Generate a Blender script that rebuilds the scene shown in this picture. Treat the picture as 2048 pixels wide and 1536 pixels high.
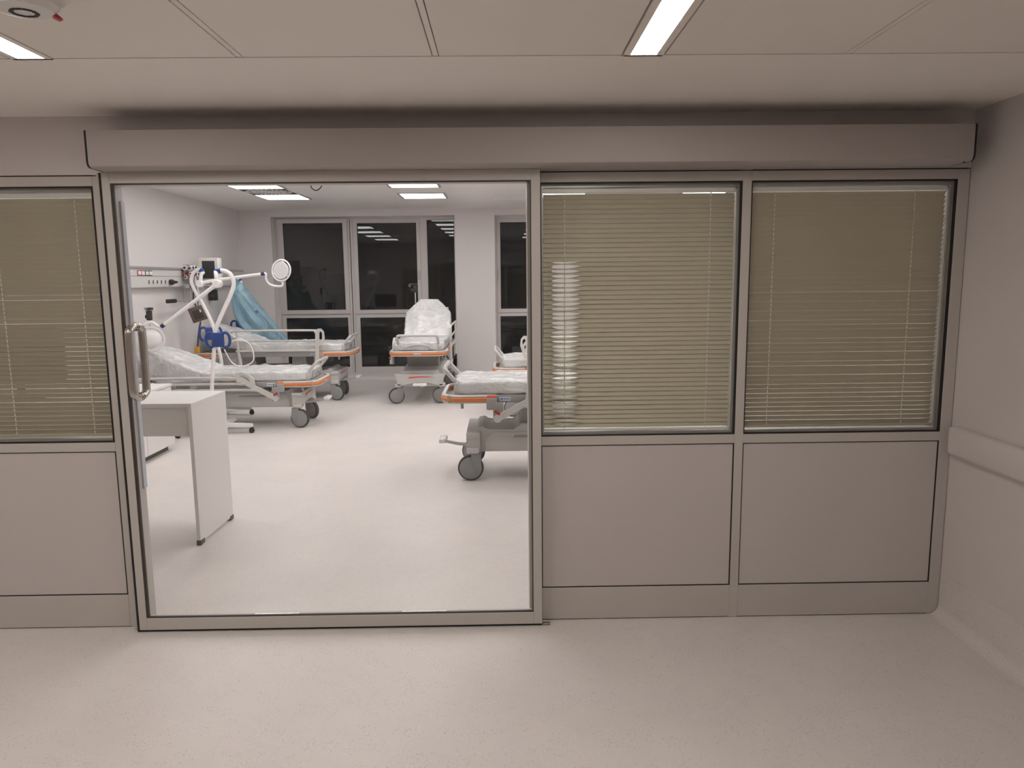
import bpy, bmesh, math, random
from mathutils import Vector, Matrix, noise
random.seed(7)
for o in list(bpy.data.objects): bpy.data.objects.remove(o, do_unlink=True)
scene = bpy.context.scene
COL = scene.collection
PI = math.pi

# ------------------------------------------------------------------ camera
CAM_H, CAM_D = 1.55, 3.195
PITCH, YAW, ROLL = math.radians(8.098), math.radians(0.790), math.radians(-0.590)
cam = bpy.data.cameras.new('camera')
cam.sensor_width = 36.0
cam.lens = 1475.5 / 2048.0 * 36.0
cam.clip_start = 0.02
cam_ob = bpy.data.objects.new('camera', cam)
COL.objects.link(cam_ob)
fw = Vector((math.sin(YAW) * math.cos(PITCH), math.cos(YAW) * math.cos(PITCH), -math.sin(PITCH)))
rt0 = Vector((math.cos(YAW), -math.sin(YAW), 0))
up0 = rt0.cross(fw)
rt = math.cos(ROLL) * rt0 + math.sin(ROLL) * up0
up = -math.sin(ROLL) * rt0 + math.cos(ROLL) * up0
cam_ob.matrix_world = Matrix(((rt.x, up.x, -fw.x, 0), (rt.y, up.y, -fw.y, -CAM_D),
                              (rt.z, up.z, -fw.z, CAM_H), (0, 0, 0, 1)))
scene.camera = cam_ob

# ------------------------------------------------------------------ world: night outside the windows
world = bpy.data.worlds.new('night'); scene.world = world
world.use_nodes = True
world.node_tree.nodes['Background'].inputs[0].default_value = (0.012, 0.014, 0.018, 1)
world.node_tree.nodes['Background'].inputs[1].default_value = 0.5
scene.view_settings.view_transform = 'Standard'
scene.view_settings.look = 'None'
scene.view_settings.gamma = 1.0
scene.view_settings.use_curve_mapping = False
scene.view_settings.exposure = 0.0
ROOM_L = 10.3         # radiance of the ward's ceiling panels
CORR_L = 40.0         # radiance of the corridor's line lights

# ------------------------------------------------------------------ materials
def new_mat(name):
    m = bpy.data.materials.new(name); m.use_nodes = True
    nt = m.node_tree
    return m, nt, nt.nodes['Principled BSDF']

def mat(name, col, rough=0.5, metal=0.0, noise_amt=0.0, noise_scale=8.0, bump=0.0, bump_scale=200.0, coat=0.0, spec=0.5):
    m, nt, b = new_mat(name)
    b.inputs['Base Color'].default_value = (*col, 1)
    b.inputs['Roughness'].default_value = rough
    b.inputs['Metallic'].default_value = metal
    b.inputs['Specular IOR Level'].default_value = spec
    b.inputs['Coat Weight'].default_value = coat
    tc = nt.nodes.new('ShaderNodeTexCoord')
    if noise_amt:
        n = nt.nodes.new('ShaderNodeTexNoise'); n.inputs['Scale'].default_value = noise_scale
        n.inputs['Detail'].default_value = 4
        r = nt.nodes.new('ShaderNodeValToRGB')
        r.color_ramp.elements[0].position = 0.3; r.color_ramp.elements[1].position = 0.7
        r.color_ramp.elements[0].color = (*[c * (1 - noise_amt) for c in col], 1)
        r.color_ramp.elements[1].color = (*[min(1, c * (1 + noise_amt)) for c in col], 1)
        nt.links.new(tc.outputs['Object'], n.inputs['Vector'])
        nt.links.new(n.outputs['Fac'], r.inputs[0]); nt.links.new(r.outputs[0], b.inputs['Base Color'])
    if bump:
        n2 = nt.nodes.new('ShaderNodeTexNoise'); n2.inputs['Scale'].default_value = bump_scale
        bp = nt.nodes.new('ShaderNodeBump'); bp.inputs['Strength'].default_value = bump
        bp.inputs['Distance'].default_value = 0.002
        nt.links.new(tc.outputs['Object'], n2.inputs['Vector'])
        nt.links.new(n2.outputs['Fac'], bp.inputs['Height']); nt.links.new(bp.outputs[0], b.inputs['Normal'])
    return m

def emit(name, col, strength):
    m = bpy.data.materials.new(name); m.use_nodes = True
    nt = m.node_tree; nt.nodes.clear()
    e = nt.nodes.new('ShaderNodeEmission'); o = nt.nodes.new('ShaderNodeOutputMaterial')
    e.inputs[0].default_value = (*col, 1); e.inputs[1].default_value = strength
    nt.links.new(e.outputs[0], o.inputs[0])
    return m

def glass(name, tint, f0=0.04, rough=0.0):
    # thin architectural glass: clear transmission plus a Fresnel-like reflection
    m = bpy.data.materials.new(name); m.use_nodes = True
    nt = m.node_tree; nt.nodes.clear()
    t = nt.nodes.new('ShaderNodeBsdfTransparent'); t.inputs[0].default_value = (*tint, 1)
    g = nt.nodes.new('ShaderNodeBsdfGlossy'); g.inputs['Roughness'].default_value = rough
    lw = nt.nodes.new('ShaderNodeLayerWeight'); lw.inputs[0].default_value = 0.5
    p = nt.nodes.new('ShaderNodeMath'); p.operation = 'POWER'; p.inputs[1].default_value = 5
    mu = nt.nodes.new('ShaderNodeMath'); mu.operation = 'MULTIPLY_ADD'
    mu.inputs[1].default_value = 1 - f0; mu.inputs[2].default_value = f0
    mx = nt.nodes.new('ShaderNodeMixShader'); o = nt.nodes.new('ShaderNodeOutputMaterial')
    nt.links.new(lw.outputs['Facing'], p.inputs[0]); nt.links.new(p.outputs[0], mu.inputs[0])
    nt.links.new(mu.outputs[0], mx.inputs[0]); nt.links.new(t.outputs[0], mx.inputs[1])
    nt.links.new(g.outputs[0], mx.inputs[2]); nt.links.new(mx.outputs[0], o.inputs[0])
    return m

def film(name, col, clear, tint=(1, 1, 1), rough=0.12, scale=9.0, strength=0.6):
    # crinkled plastic film: part clear, part milky, glossy, with fine wrinkles in the normal
    m = bpy.data.materials.new(name); m.use_nodes = True
    nt = m.node_tree; b = nt.nodes['Principled BSDF']; o = nt.nodes['Material Output']
    b.inputs['Base Color'].default_value = (*col, 1); b.inputs['Roughness'].default_value = rough
    b.inputs['Specular IOR Level'].default_value = 1.0
    t = nt.nodes.new('ShaderNodeBsdfTransparent'); t.inputs[0].default_value = (*tint, 1)
    mx = nt.nodes.new('ShaderNodeMixShader')
    tc = nt.nodes.new('ShaderNodeTexCoord')
    mp = nt.nodes.new('ShaderNodeMapping'); mp.inputs['Scale'].default_value = (1.0, 2.2, 1.0)
    n = nt.nodes.new('ShaderNodeTexNoise'); n.inputs['Scale'].default_value = scale
    n.inputs['Detail'].default_value = 5; n.inputs['Distortion'].default_value = 1.6
    rp = nt.nodes.new('ShaderNodeMath'); rp.operation = 'PINGPONG'; rp.inputs[1].default_value = 0.12
    bp = nt.nodes.new('ShaderNodeBump'); bp.inputs['Strength'].default_value = strength
    bp.inputs['Distance'].default_value = 0.05
    n3 = nt.nodes.new('ShaderNodeTexNoise'); n3.inputs['Scale'].default_value = scale * 0.7
    rr = nt.nodes.new('ShaderNodeMapRange')
    rr.inputs['From Min'].default_value = 0.35; rr.inputs['From Max'].default_value = 0.7
    rr.inputs['To Min'].default_value = 1 - clear - 0.12; rr.inputs['To Max'].default_value = 1 - clear + 0.18
    nt.links.new(tc.outputs['Object'], mp.inputs[0]); nt.links.new(mp.outputs[0], n.inputs['Vector'])
    nt.links.new(mp.outputs[0], n3.inputs['Vector'])
    nt.links.new(n.outputs['Fac'], rp.inputs[0]); nt.links.new(rp.outputs[0], bp.inputs['Height'])
    nt.links.new(bp.outputs[0], b.inputs['Normal'])
    nt.links.new(n3.outputs['Fac'], rr.inputs[0]); nt.links.new(rr.outputs[0], mx.inputs[0])
    nt.links.new(t.outputs[0], mx.inputs[1]); nt.links.new(b.outputs[0], mx.inputs[2])
    nt.links.new(mx.outputs[0], o.inputs[0])
    return m

def vinyl(name, col):
    # homogeneous vinyl: soft mottling and small darker and lighter flecks
    m, nt, b = new_mat(name)
    tc = nt.nodes.new('ShaderNodeTexCoord')
    def flecks(scale, lo, hi):
        v = nt.nodes.new('ShaderNodeTexVoronoi'); v.inputs['Scale'].default_value = scale
        v.inputs['Randomness'].default_value = 1
        nn = nt.nodes.new('ShaderNodeTexNoise'); nn.inputs['Scale'].default_value = scale * 0.13
        r = nt.nodes.new('ShaderNodeMath'); r.operation = 'LESS_THAN'; r.inputs[1].default_value = lo
        g = nt.nodes.new('ShaderNodeMath'); g.operation = 'GREATER_THAN'; g.inputs[1].default_value = hi
        k = nt.nodes.new('ShaderNodeMath'); k.operation = 'MULTIPLY'
        nt.links.new(tc.outputs['Object'], v.inputs['Vector']); nt.links.new(tc.outputs['Object'], nn.inputs['Vector'])
        nt.links.new(v.outputs['Distance'], r.inputs[0]); nt.links.new(nn.outputs['Fac'], g.inputs[0])
        nt.links.new(r.outputs[0], k.inputs[0]); nt.links.new(g.outputs[0], k.inputs[1])
        return k
    base = nt.nodes.new('ShaderNodeTexNoise'); base.inputs['Scale'].default_value = 2.2; base.inputs['Detail'].default_value = 6
    ramp = nt.nodes.new('ShaderNodeValToRGB')
    ramp.color_ramp.elements[0].position = 0.3; ramp.color_ramp.elements[1].position = 0.7
    ramp.color_ramp.elements[0].color = (*[c * 0.96 for c in col], 1)
    ramp.color_ramp.elements[1].color = (*[c * 1.03 for c in col], 1)
    nt.links.new(tc.outputs['Object'], base.inputs['Vector']); nt.links.new(base.outputs['Fac'], ramp.inputs[0])
    last = ramp.outputs[0]
    for sc, lo, hi, c2, fac in ((75, 0.22, 0.5, [c * 0.62 for c in col], 0.5), (130, 0.25, 0.52, [c * 0.75 for c in col], 0.6),
                                (95, 0.22, 0.55, [min(1, c * 1.2) for c in col], 0.7), (23, 0.05, 0.6, [c * 0.3 for c in col], 0.8)):
        k = flecks(sc, lo, hi)
        kk = nt.nodes.new('ShaderNodeMath'); kk.operation = 'MULTIPLY'; kk.inputs[1].default_value = fac
        mx = nt.nodes.new('ShaderNodeMix'); mx.data_type = 'RGBA'
        nt.links.new(k.outputs[0], kk.inputs[0]); nt.links.new(kk.outputs[0], mx.inputs['Factor'])
        nt.links.new(last, mx.inputs['A']); mx.inputs['B'].default_value = (*c2, 1)
        last = mx.outputs['Result']
    nt.links.new(last, b.inputs['Base Color'])
    b.inputs['Roughness'].default_value = 0.42
    b.inputs['Specular IOR Level'].default_value = 0.35
    return m

M = {}
M['floor'] = vinyl('vinyl_floor', (0.70, 0.655, 0.63))
M['wall'] = mat('painted_wall', (0.66, 0.615, 0.60), 0.6, noise_amt=0.015, noise_scale=3, bump=0.05)
M['room_wall'] = mat('ward_wall', (0.74, 0.70, 0.69), 0.45, noise_amt=0.012, noise_scale=3, bump=0.04)
M['ceil'] = mat('gypsum_ceiling', (0.92, 0.865, 0.815), 0.7, noise_amt=0.01, noise_scale=3)
M['ceil_panel'] = mat('ceiling_metal_panel', (0.90, 0.84, 0.785), 0.55, noise_amt=0.01, noise_scale=3)
M['room_ceil'] = mat('ward_ceiling', (0.86, 0.82, 0.80), 0.45, noise_amt=0.01, noise_scale=3)
M['frame'] = mat('grey_powder_coat', (0.56, 0.525, 0.49), 0.42, noise_amt=0.012, noise_scale=5)
M['panel'] = mat('grey_panel', (0.60, 0.555, 0.53), 0.38, noise_amt=0.012, noise_scale=2)
M['header'] = mat('anodised_cover', (0.44, 0.40, 0.38), 0.6, spec=0.25, noise_amt=0.01, noise_scale=3)
M['black'] = mat('black_rubber', (0.012, 0.010, 0.010), 0.6, noise_amt=0.1, noise_scale=30)
M['brown_gasket'] = mat('dark_gasket', (0.05, 0.038, 0.034), 0.5, noise_amt=0.1, noise_scale=30)
M['gap'] = mat('shadow_gap', (0.03, 0.027, 0.025), 0.8, noise_amt=0.1, noise_scale=30)
M['steel'] = mat('brushed_steel', (0.56, 0.52, 0.48), 0.24, metal=1.0, noise_amt=0.04, noise_scale=60)
M['win_frame'] = mat('window_frame', (0.58, 0.54, 0.53), 0.4, noise_amt=0.01, noise_scale=5)
M['slat'] = mat('cream_slat', (0.58, 0.525, 0.425), 0.45, noise_amt=0.02, noise_scale=6)
M['blind_white'] = mat('blind_white', (0.93, 0.92, 0.90), 0.3, noise_amt=0.02, noise_scale=10)
M['cord'] = mat('cord_white', (0.93, 0.90, 0.84), 0.6, noise_amt=0.05, noise_scale=60)
M['door_glass'] = glass('door_glass', (0.985, 0.99, 0.985), 0.025)
M['blind_glass'] = glass('blind_glass', (0.97, 0.975, 0.96), 0.035)
M['win_glass'] = glass('night_window_glass', (0.60, 0.64, 0.63), 0.042)
M['room_light'] = emit('ward_light', (1.0, 0.965, 0.955), ROOM_L)
M['corr_light'] = emit('corridor_light', (1.0, 0.93, 0.875), CORR_L)
M['white_plastic'] = mat('white_plastic', (0.82, 0.80, 0.78), 0.35, noise_amt=0.015, noise_scale=10)
M['lamp_white'] = mat('lamp_white_enamel', (0.90, 0.87, 0.86), 0.3, noise_amt=0.01, noise_scale=10)
M['lens'] = mat('lamp_lens', (0.70, 0.70, 0.71), 0.15, noise_amt=0.05, noise_scale=60, coat=0.6)
M['blue'] = mat('blue_plastic', (0.016, 0.055, 0.245), 0.4, noise_amt=0.04, noise_scale=30)
M['navy'] = mat('navy_plastic', (0.02, 0.025, 0.09), 0.4, noise_amt=0.04, noise_scale=30)
M['desk'] = mat('white_laminate', (0.80, 0.775, 0.755), 0.4, noise_amt=0.01, noise_scale=4)
M['desk_edge'] = mat('white_laminate_edge', (0.62, 0.60, 0.585), 0.4, noise_amt=0.01, noise_scale=4)
M['foot_grey'] = mat('grey_foot', (0.10, 0.09, 0.085), 0.5, noise_amt=0.05, noise_scale=40)
M['bed_grey'] = mat('bed_grey_paint', (0.36, 0.345, 0.335), 0.4, noise_amt=0.02, noise_scale=12)
M['bed_light'] = mat('bed_light_plastic', (0.58, 0.56, 0.545), 0.4, noise_amt=0.02, noise_scale=8)
M['bed_rail'] = mat('bed_rail_enamel', (0.64, 0.62, 0.59), 0.35, noise_amt=0.02, noise_scale=12)
M['bed_tube'] = mat('bed_tube_silver', (0.58, 0.565, 0.55), 0.32, metal=0.1, noise_amt=0.02, noise_scale=20)
M['column'] = mat('bed_column_grey', (0.36, 0.355, 0.335), 0.45, noise_amt=0.02, noise_scale=8)
M['orange'] = mat('orange_bumper', (0.72, 0.22, 0.055), 0.4, noise_amt=0.03, noise_scale=20)
M['red'] = mat('red_plastic', (0.42, 0.035, 0.03), 0.4, noise_amt=0.05, noise_scale=30)
M['red_stripe'] = mat('orange_red_stripe', (0.70, 0.13, 0.07), 0.4, noise_amt=0.04, noise_scale=30)
M['hub'] = mat('castor_grey', (0.29, 0.29, 0.285), 0.45, noise_amt=0.02, noise_scale=15)
M['tyre'] = mat('tyre_dark', (0.05, 0.05, 0.052), 0.6, noise_amt=0.1, noise_scale=40)
M['mattress'] = mat('mattress_grey_green', (0.56, 0.59, 0.57), 0.4, noise_amt=0.02, noise_scale=6)
M['film'] = film('clear_crinkled_film', (0.92, 0.91, 0.91), 0.30, rough=0.09, scale=4.0, strength=0.75)
M['flap'] = film('loose_clear_film', (0.85, 0.85, 0.85), 0.62, rough=0.12, scale=7, strength=0.8)
M['blue_film'] = film('blue_tinted_film', (0.33, 0.57, 0.70), 0.62, tint=(0.74, 0.90, 0.97), rough=0.10, scale=3.0, strength=1.0)
M['sticker'] = mat('label_white', (0.70, 0.75, 0.80), 0.4, noise_amt=0.02, noise_scale=60)
M['ink_blue'] = mat('label_ink_blue', (0.10, 0.22, 0.45), 0.5, noise_amt=0.02, noise_scale=60)
M['alu'] = mat('anodised_aluminium', (0.50, 0.485, 0.475), 0.35, metal=0.4, noise_amt=0.02, noise_scale=10)
M['duct'] = mat('duct_enamel', (0.64, 0.62, 0.60), 0.35, noise_amt=0.01, noise_scale=6)
M['screen'] = mat('dark_screen', (0.045, 0.045, 0.05), 0.12, noise_amt=0.05, noise_scale=20)
M['dark'] = mat('black_plastic', (0.02, 0.02, 0.021), 0.45, noise_amt=0.08, noise_scale=30)
M['brown'] = mat('brown_plastic', (0.13, 0.085, 0.06), 0.45, noise_amt=0.05, noise_scale=30)
M['yellow'] = mat('yellow_plastic', (0.62, 0.33, 0.03), 0.45, noise_amt=0.05, noise_scale=30)
M['grey_tube'] = mat('grey_hose', (0.30, 0.29, 0.285), 0.4, noise_amt=0.05, noise_scale=30)
M['clear_plastic'] = glass('clear_plastic', (0.86, 0.87, 0.88), 0.10, 0.12)
M['pale_blue'] = mat('pale_blue_sheen', (0.60, 0.64, 0.71), 0.4, noise_amt=0.02, noise_scale=10)  # bluish light reflected on the jamb edge, put into the colour
M['floor_track'] = mat('dull_track_steel', (0.30, 0.27, 0.25), 0.4, metal=0.8, noise_amt=0.05, noise_scale=40)

# ------------------------------------------------------------------ mesh building
class MB:
    """collects shapes; build() links them as ONE mesh object"""
    def __init__(s): s.bm = bmesh.new()
    def poly(s, verts, faces):
        vs = [s.bm.verts.new(v) for v in verts]
        for f in faces:
            try: s.bm.faces.new([vs[i] for i in f])
            except ValueError: pass
        return vs
    def box(s, x0, x1, y0, y1, z0, z1, bevel=0.0, seg=2, mtx=None):
        t = bmesh.new()
        bmesh.ops.create_cube(t, size=1.0)
        for v in t.verts:
            v.co = Vector(((x0 + x1) / 2 + v.co.x * (x1 - x0), (y0 + y1) / 2 + v.co.y * (y1 - y0), (z0 + z1) / 2 + v.co.z * (z1 - z0)))
        if bevel: bmesh.ops.bevel(t, geom=t.edges[:], offset=bevel, segments=seg, affect='EDGES', profile=0.5)
        s._merge(t, mtx); return s
    def _merge(s, t, mtx=None):
        if mtx is not None: bmesh.ops.transform(t, matrix=mtx, verts=t.verts[:])
        t.verts.index_update()
        vs = [s.bm.verts.new(v.co) for v in t.verts]
        for f in t.faces: s.bm.faces.new([vs[v.index] for v in f.verts])
        t.free()
    def tube(s, pts, r, n=10, closed=False, cap=True, smooth=0):
        pts = [Vector(p) for p in pts]
        if smooth: pts = catmull(pts, smooth, closed)
        rs = r if isinstance(r, (list, tuple)) else [r] * len(pts)
        if len(rs) != len(pts):
            rs = [rs[0] + (rs[-1] - rs[0]) * i / (len(pts) - 1) for i in range(len(pts))]
        N = len(pts); rings = []
        prev = None
        for i, p in enumerate(pts):
            a = pts[(i - 1) % N] if (closed or i) else p
            b = pts[(i + 1) % N] if (closed or i < N - 1) else p
            d = (b - a).normalized()
            if prev is None:
                h = Vector((0, 0, 1)) if abs(d.z) < 0.9 else Vector((1, 0, 0))
                u = d.cross(h).normalized()
            else:
                u = (prev - d * prev.dot(d))
                u = u.normalized() if u.length > 1e-6 else d.orthogonal().normalized()
            prev = u; w = d.cross(u)
            rings.append([s.bm.verts.new(p + (u * math.cos(2 * PI * k / n) + w * math.sin(2 * PI * k / n)) * rs[i]) for k in range(n)])
        for i in range(N if closed else N - 1):
            A, B = rings[i], rings[(i + 1) % N]
            for k in range(n): s.bm.faces.new((A[k], A[(k + 1) % n], B[(k + 1) % n], B[k]))
        if cap and not closed:
            s.bm.faces.new(rings[0][::-1]); s.bm.faces.new(rings[-1])
        return s
    def cyl(s, p0, p1, r0, r1=None, n=20):
        s.tube([p0, p1], [r0, r0 if r1 is None else r1], n); return s
    def lathe(s, prof, centre, axis='Z', n=28, mtx=None):
        """prof: list of (radius, height) revolved about axis"""
        rings = []
        for (r, hgt) in prof:
            ring = []
            for k in range(n):
                a = 2 * PI * k / n
                c, d = r * math.cos(a), r * math.sin(a)
                v = {'Z': (c, d, hgt), 'Y': (c, hgt, d), 'X': (hgt, c, d)}[axis]
                v = Vector(v)
                if mtx is not None: v = mtx @ v
                ring.append(s.bm.verts.new(v + Vector(centre)))
            rings.append(ring)
        for A, B in zip(rings, rings[1:]):
            for k in range(n): s.bm.faces.new((A[k], A[(k + 1) % n], B[(k + 1) % n], B[k]))
        s.bm.faces.new(rings[0][::-1]); s.bm.faces.new(rings[-1])
        return s
    def prism(s, outline, axis, a, b, bevel=0.0):
        """outline 2D polygon extruded along axis from a to b"""
        t = bmesh.new()
        def P(p, q):
            return {'X': (q, p[0], p[1]), 'Y': (p[0], q, p[1]), 'Z': (p[0], p[1], q)}[axis]
        A = [t.verts.new(P(p, a)) for p in outline]; B = [t.verts.new(P(p, b)) for p in outline]
        t.faces.new(A[::-1]); t.faces.new(B)
        n = len(outline)
        for i in range(n): t.faces.new((A[i], A[(i + 1) % n], B[(i + 1) % n], B[i]))
        if bevel: bmesh.ops.bevel(t, geom=t.edges[:], offset=bevel, segments=2, affect='EDGES', profile=0.5)
        s._merge(t); return s
    def sweep(s, path, prof, closed=False):
        """profile (offset outward, z) swept along a level 2D path given as (x, y, nx, ny)"""
        rings = []
        for (x, y, nx, ny) in path:
            rings.append([s.bm.verts.new((x + nx * o, y + ny * o, z)) for (o, z) in prof])
        n = len(prof)
        for A, B in zip(rings, rings[1:]):
            for k in range(n): s.bm.faces.new((A[k], A[(k + 1) % n], B[(k + 1) % n], B[k]))
        s.bm.faces.new(rings[0][::-1]); s.bm.faces.new(rings[-1])
        return s
    def build(s, name, material, parent=None, smooth=True, loc=(0, 0, 0)):
        bmesh.ops.recalc_face_normals(s.bm, faces=s.bm.faces[:])
        me = bpy.data.meshes.new(name); s.bm.to_mesh(me); s.bm.free()
        me.materials.append(M[material])
        o = bpy.data.objects.new(name, me); COL.objects.link(o)
        o.location = loc
        if parent is not None: o.parent = parent
        if smooth: shade(me)
        return o

def shade(me, ang=35):
    for p in me.polygons: p.use_smooth = True
    bm = bmesh.new(); bm.from_mesh(me)
    lim = math.radians(ang)
    for e in bm.edges:
        if len(e.link_faces) == 2 and e.calc_face_angle(0) > lim: e.smooth = False
    bm.to_mesh(me); bm.free()

def catmull(pts, k, closed=False):
    out = []; N = len(pts)
    rng = range(N if closed else N - 1)
    for i in rng:
        p1, p2 = pts[i], pts[(i + 1) % N]
        p0 = pts[(i - 1) % N] if (closed or i) else p1
        p3 = pts[(i + 2) % N] if (closed or i < N - 2) else p2
        for j in range(k):
            t = j / k
            out.append(0.5 * ((2 * p1) + (p2 - p0) * t + (2 * p0 - 5 * p1 + 4 * p2 - p3) * t * t + (3 * p1 - p0 - 3 * p2 + p3) * t ** 3))
    if not closed: out.append(pts[-1])
    return out

def empty(name, loc, rz=0.0):
    o = bpy.data.objects.new(name, None); COL.objects.link(o)
    o.location = loc; o.rotation_euler = (0, 0, rz); o.empty_display_size = 0.1
    return o
def tag(o, label, cat, group=None):
    o['label'] = label; o['category'] = cat
    if group: o['group'] = group
    return o
def struct(o, label=None):
    o['kind'] = 'structure'
    if label: o['label'] = label
    return o
def copy_tree(o, parent=None):
    c = o.copy(); COL.objects.link(c); c.parent = parent
    for ch in [x for x in o.children]: copy_tree(ch, c)
    return c
def dup(o, parent, loc=None):
    c = o.copy(); COL.objects.link(c); c.parent = parent
    if loc is not None: c.location = loc
    return c

# =================================================================== THE SETTING
XR = 2.0                      # corridor's right wall
XL = -4.0                     # ward's left wall
YB = 8.35                     # ward's window wall
ZR = 2.63                     # ward ceiling
ZC = 2.232                    # corridor ceiling
XW = 4.6                      # ward's far right wall
CL, CB = -9.0, -4.3           # corridor's left end and back

struct(MB().box(-9.2, 4.8, -4.8, 8.75, -0.12, 0.0).build('floor', 'floor', smooth=False), 'pale speckled vinyl floor')

# --- corridor ceiling: smooth strip by the partition, then metal panels with open joints
ceil = struct(MB().box(CL, XR, -0.795, 0.0, ZC, ZC + 0.09).box(CL, XR, CB, -0.795, ZC + 0.02, ZC + 0.09).build('ceiling', 'ceil', smooth=False),
              'corridor ceiling with a smooth strip along the glazed partition')
PX = [(-8.98, -7.80), (-7.66, -6.50), (-6.48, -5.66), (-5.52, -4.80), (-4.78, -4.22), (-4.20, -3.64), (-3.50, -2.94), (-2.92, -2.36), (-2.34, -1.494), (-1.36, -0.803), (-0.781, -0.203), (-0.181, 0.382),
      (0.518, 1.076), (1.098, 1.66), (1.682, 1.995)]
for (a, b) in PX:
    for (c, d) in ((-2.80, -0.802), (-4.29, -2.806)):
        MB().box(a, b, c, d, ZC, ZC + 0.012, 0.0015, 1).build('ceiling_panel', 'ceil_panel', ceil)
for (a, b) in ((-4.797, -4.783), (-4.217, -4.203), (-2.937, -2.923), (-2.357, -2.343), (-0.800, -0.784), (-0.200, -0.184), (1.079, 1.095), (1.663, 1.679)):
    MB().box(a, b, -4.29, -0.802, ZC + 0.001, ZC + 0.013).build('joint_strip', 'ceil_panel', ceil, smooth=False)

def line_light(xa, xb, label, group=None):
    r = empty('line_light', ((xa + xb) / 2, -2.0, ZC))
    w = (xb - xa) / 2
    m = MB()
    m.box(-w, -0.040, -0.8, 1.215, 0.0, 0.02).box(0.040, w, -0.8, 1.215, 0.0, 0.02)
    m.box(-0.040, 0.040, 1.200, 1.215, 0.0, 0.02).box(-0.040, 0.040, -0.8, -0.08, 0.0, 0.02)
    m.build('housing', 'ceil_panel', r, smooth=False)
    MB().box(-0.0385, 0.0385, -0.079, 1.203, 0.001, 0.016).build('diffuser', 'corr_light', r, smooth=False)
    return tag(r, label, 'ceiling light', group)
line_light(0.388, 0.512, 'bright line light in the corridor ceiling right of the sliding door', 'corridor line lights')
line_light(-1.488, -1.366, 'bright line light in the corridor ceiling beside the smoke detector', 'corridor line lights')
for a_, b_ in ((-3.634, -3.506), (-5.654, -5.526), (-7.794, -7.666)):  # unseen lights, added to brighten the corridor with more bounced light
    line_light(a_, b_, 'unseen line light added to the corridor ceiling further left', 'corridor line lights')

# --- corridor walls
struct(MB().box(XR, XR + 0.12, CB, 0.0, 0.0, 2.5).build('wall_right', 'wall', smooth=False), 'painted corridor wall on the right')
struct(MB().box(CL, XR, CB - 0.12, CB, 0.0, 2.5).build('wall_rear', 'wall', smooth=False), 'corridor wall behind the viewer')
struct(MB().box(CL - 0.12, CL, CB, 0.0, 0.0, 2.5).build('wall_end', 'wall', smooth=False), 'far left end of the corridor')
m = MB(); R = 0.05; prof = [(XR, -0.0), (XR, 0.205), (XR - 0.003, 0.205)]
for k in range(9):
    a = k / 8 * PI / 2
    prof.append((XR - 0.003 - R * (1 - math.cos(a)), 0.0 + R * (1 - math.sin(a)) + 0.0005))
prof.append((XR - 0.003 - R, 0.0))
m.prism([(p[0], p[1]) for p in prof], 'Y', CB, -0.003)
struct(m.build('baseboard_right', 'floor'), 'coved vinyl skirting rolled up the right wall')

# --- partition wall around and above the glazing
m = MB()
m.box(CL, XW, 0.0, 0.13, 1.997, 2.75)
m.box(XR + 0.002, XW, 0.0, 0.13, 0.0, 1.997)
m.box(CL, -2.70, 0.0, 0.13, 0.0, 1.997)
part = struct(m.build('wall_partition', 'wall', smooth=False), 'wall over the glazed partition between corridor and ward')
m = MB()
m.box(-4.12, -4.0, 0.13, YB, 0.0, 2.75); struct(m.build('wall_left', 'room_wall', smooth=False), 'left wall of the ward')
struct(MB().box(XW, XW + 0.12, 0.0, YB, 0.0, 2.75).build('wall_ward_right', 'room_wall', smooth=False), 'right wall of the ward')
struct(MB().box(XL - 0.1, XW, 0.13, YB, ZR, ZR + 0.1).build('ceiling', 'room_ceil', smooth=False), 'ceiling of the ward')
# lowered bulkhead running along the ward ceiling
struct(MB().box(-0.08, XW, 7.0, YB, ZR - 0.012, ZR).build('trim_1', 'room_ceil', smooth=False), 'slightly lowered ceiling strip over the right window')

# frame members of the partition (each its own piece)
def bar(name, x0, x1, z0, z1, y0=0.0, y1=0.13, mt='frame', bev=0.0015):
    return MB().box(x0, x1, y0, y1, z0, z1, bev, 1).build(name, mt, part)
FT, GT, GB, PT, PB = 1.993, 1.952, 0.858, 0.817, 0.155
bar('post', -1.701, -1.645, 0.0, FT)
bar('post', 0.115, 0.172, 0.0, FT)
bar('post', 1.030, 1.069, 0.0, FT)
bar('post', 1.948, 1.999, 0.0, FT)
bar('post', -2.70, -2.64, 0.0, FT)
MB().box(-1.6452, -1.638, 0.100, 0.130, 0.62, 1.90, 0.001, 1).build('painted_edge_sheen', 'pale_blue', part)  # bluish sheen on the jamb's inner edge, painted as a pale strip
BAYS = [(-2.64, -1.701), (0.172, 1.030), (1.069, 1.948)]
bar('rail', -1.645, 0.115, GT + 0.012, FT, 0.0, 0.13)
def ring(x0, x1, z0, z1, y0, y1, l, r, b, t):
    m = MB()
    m.box(x0, x0 + l, y0, y1, z0, z1).box(x1 - r, x1, y0, y1, z0, z1)
    m.box(x0 + l, x1 - r, y0, y1, z0, z0 + b).box(x0 + l, x1 - r, y0, y1, z1 - t, z1)
    return m
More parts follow.
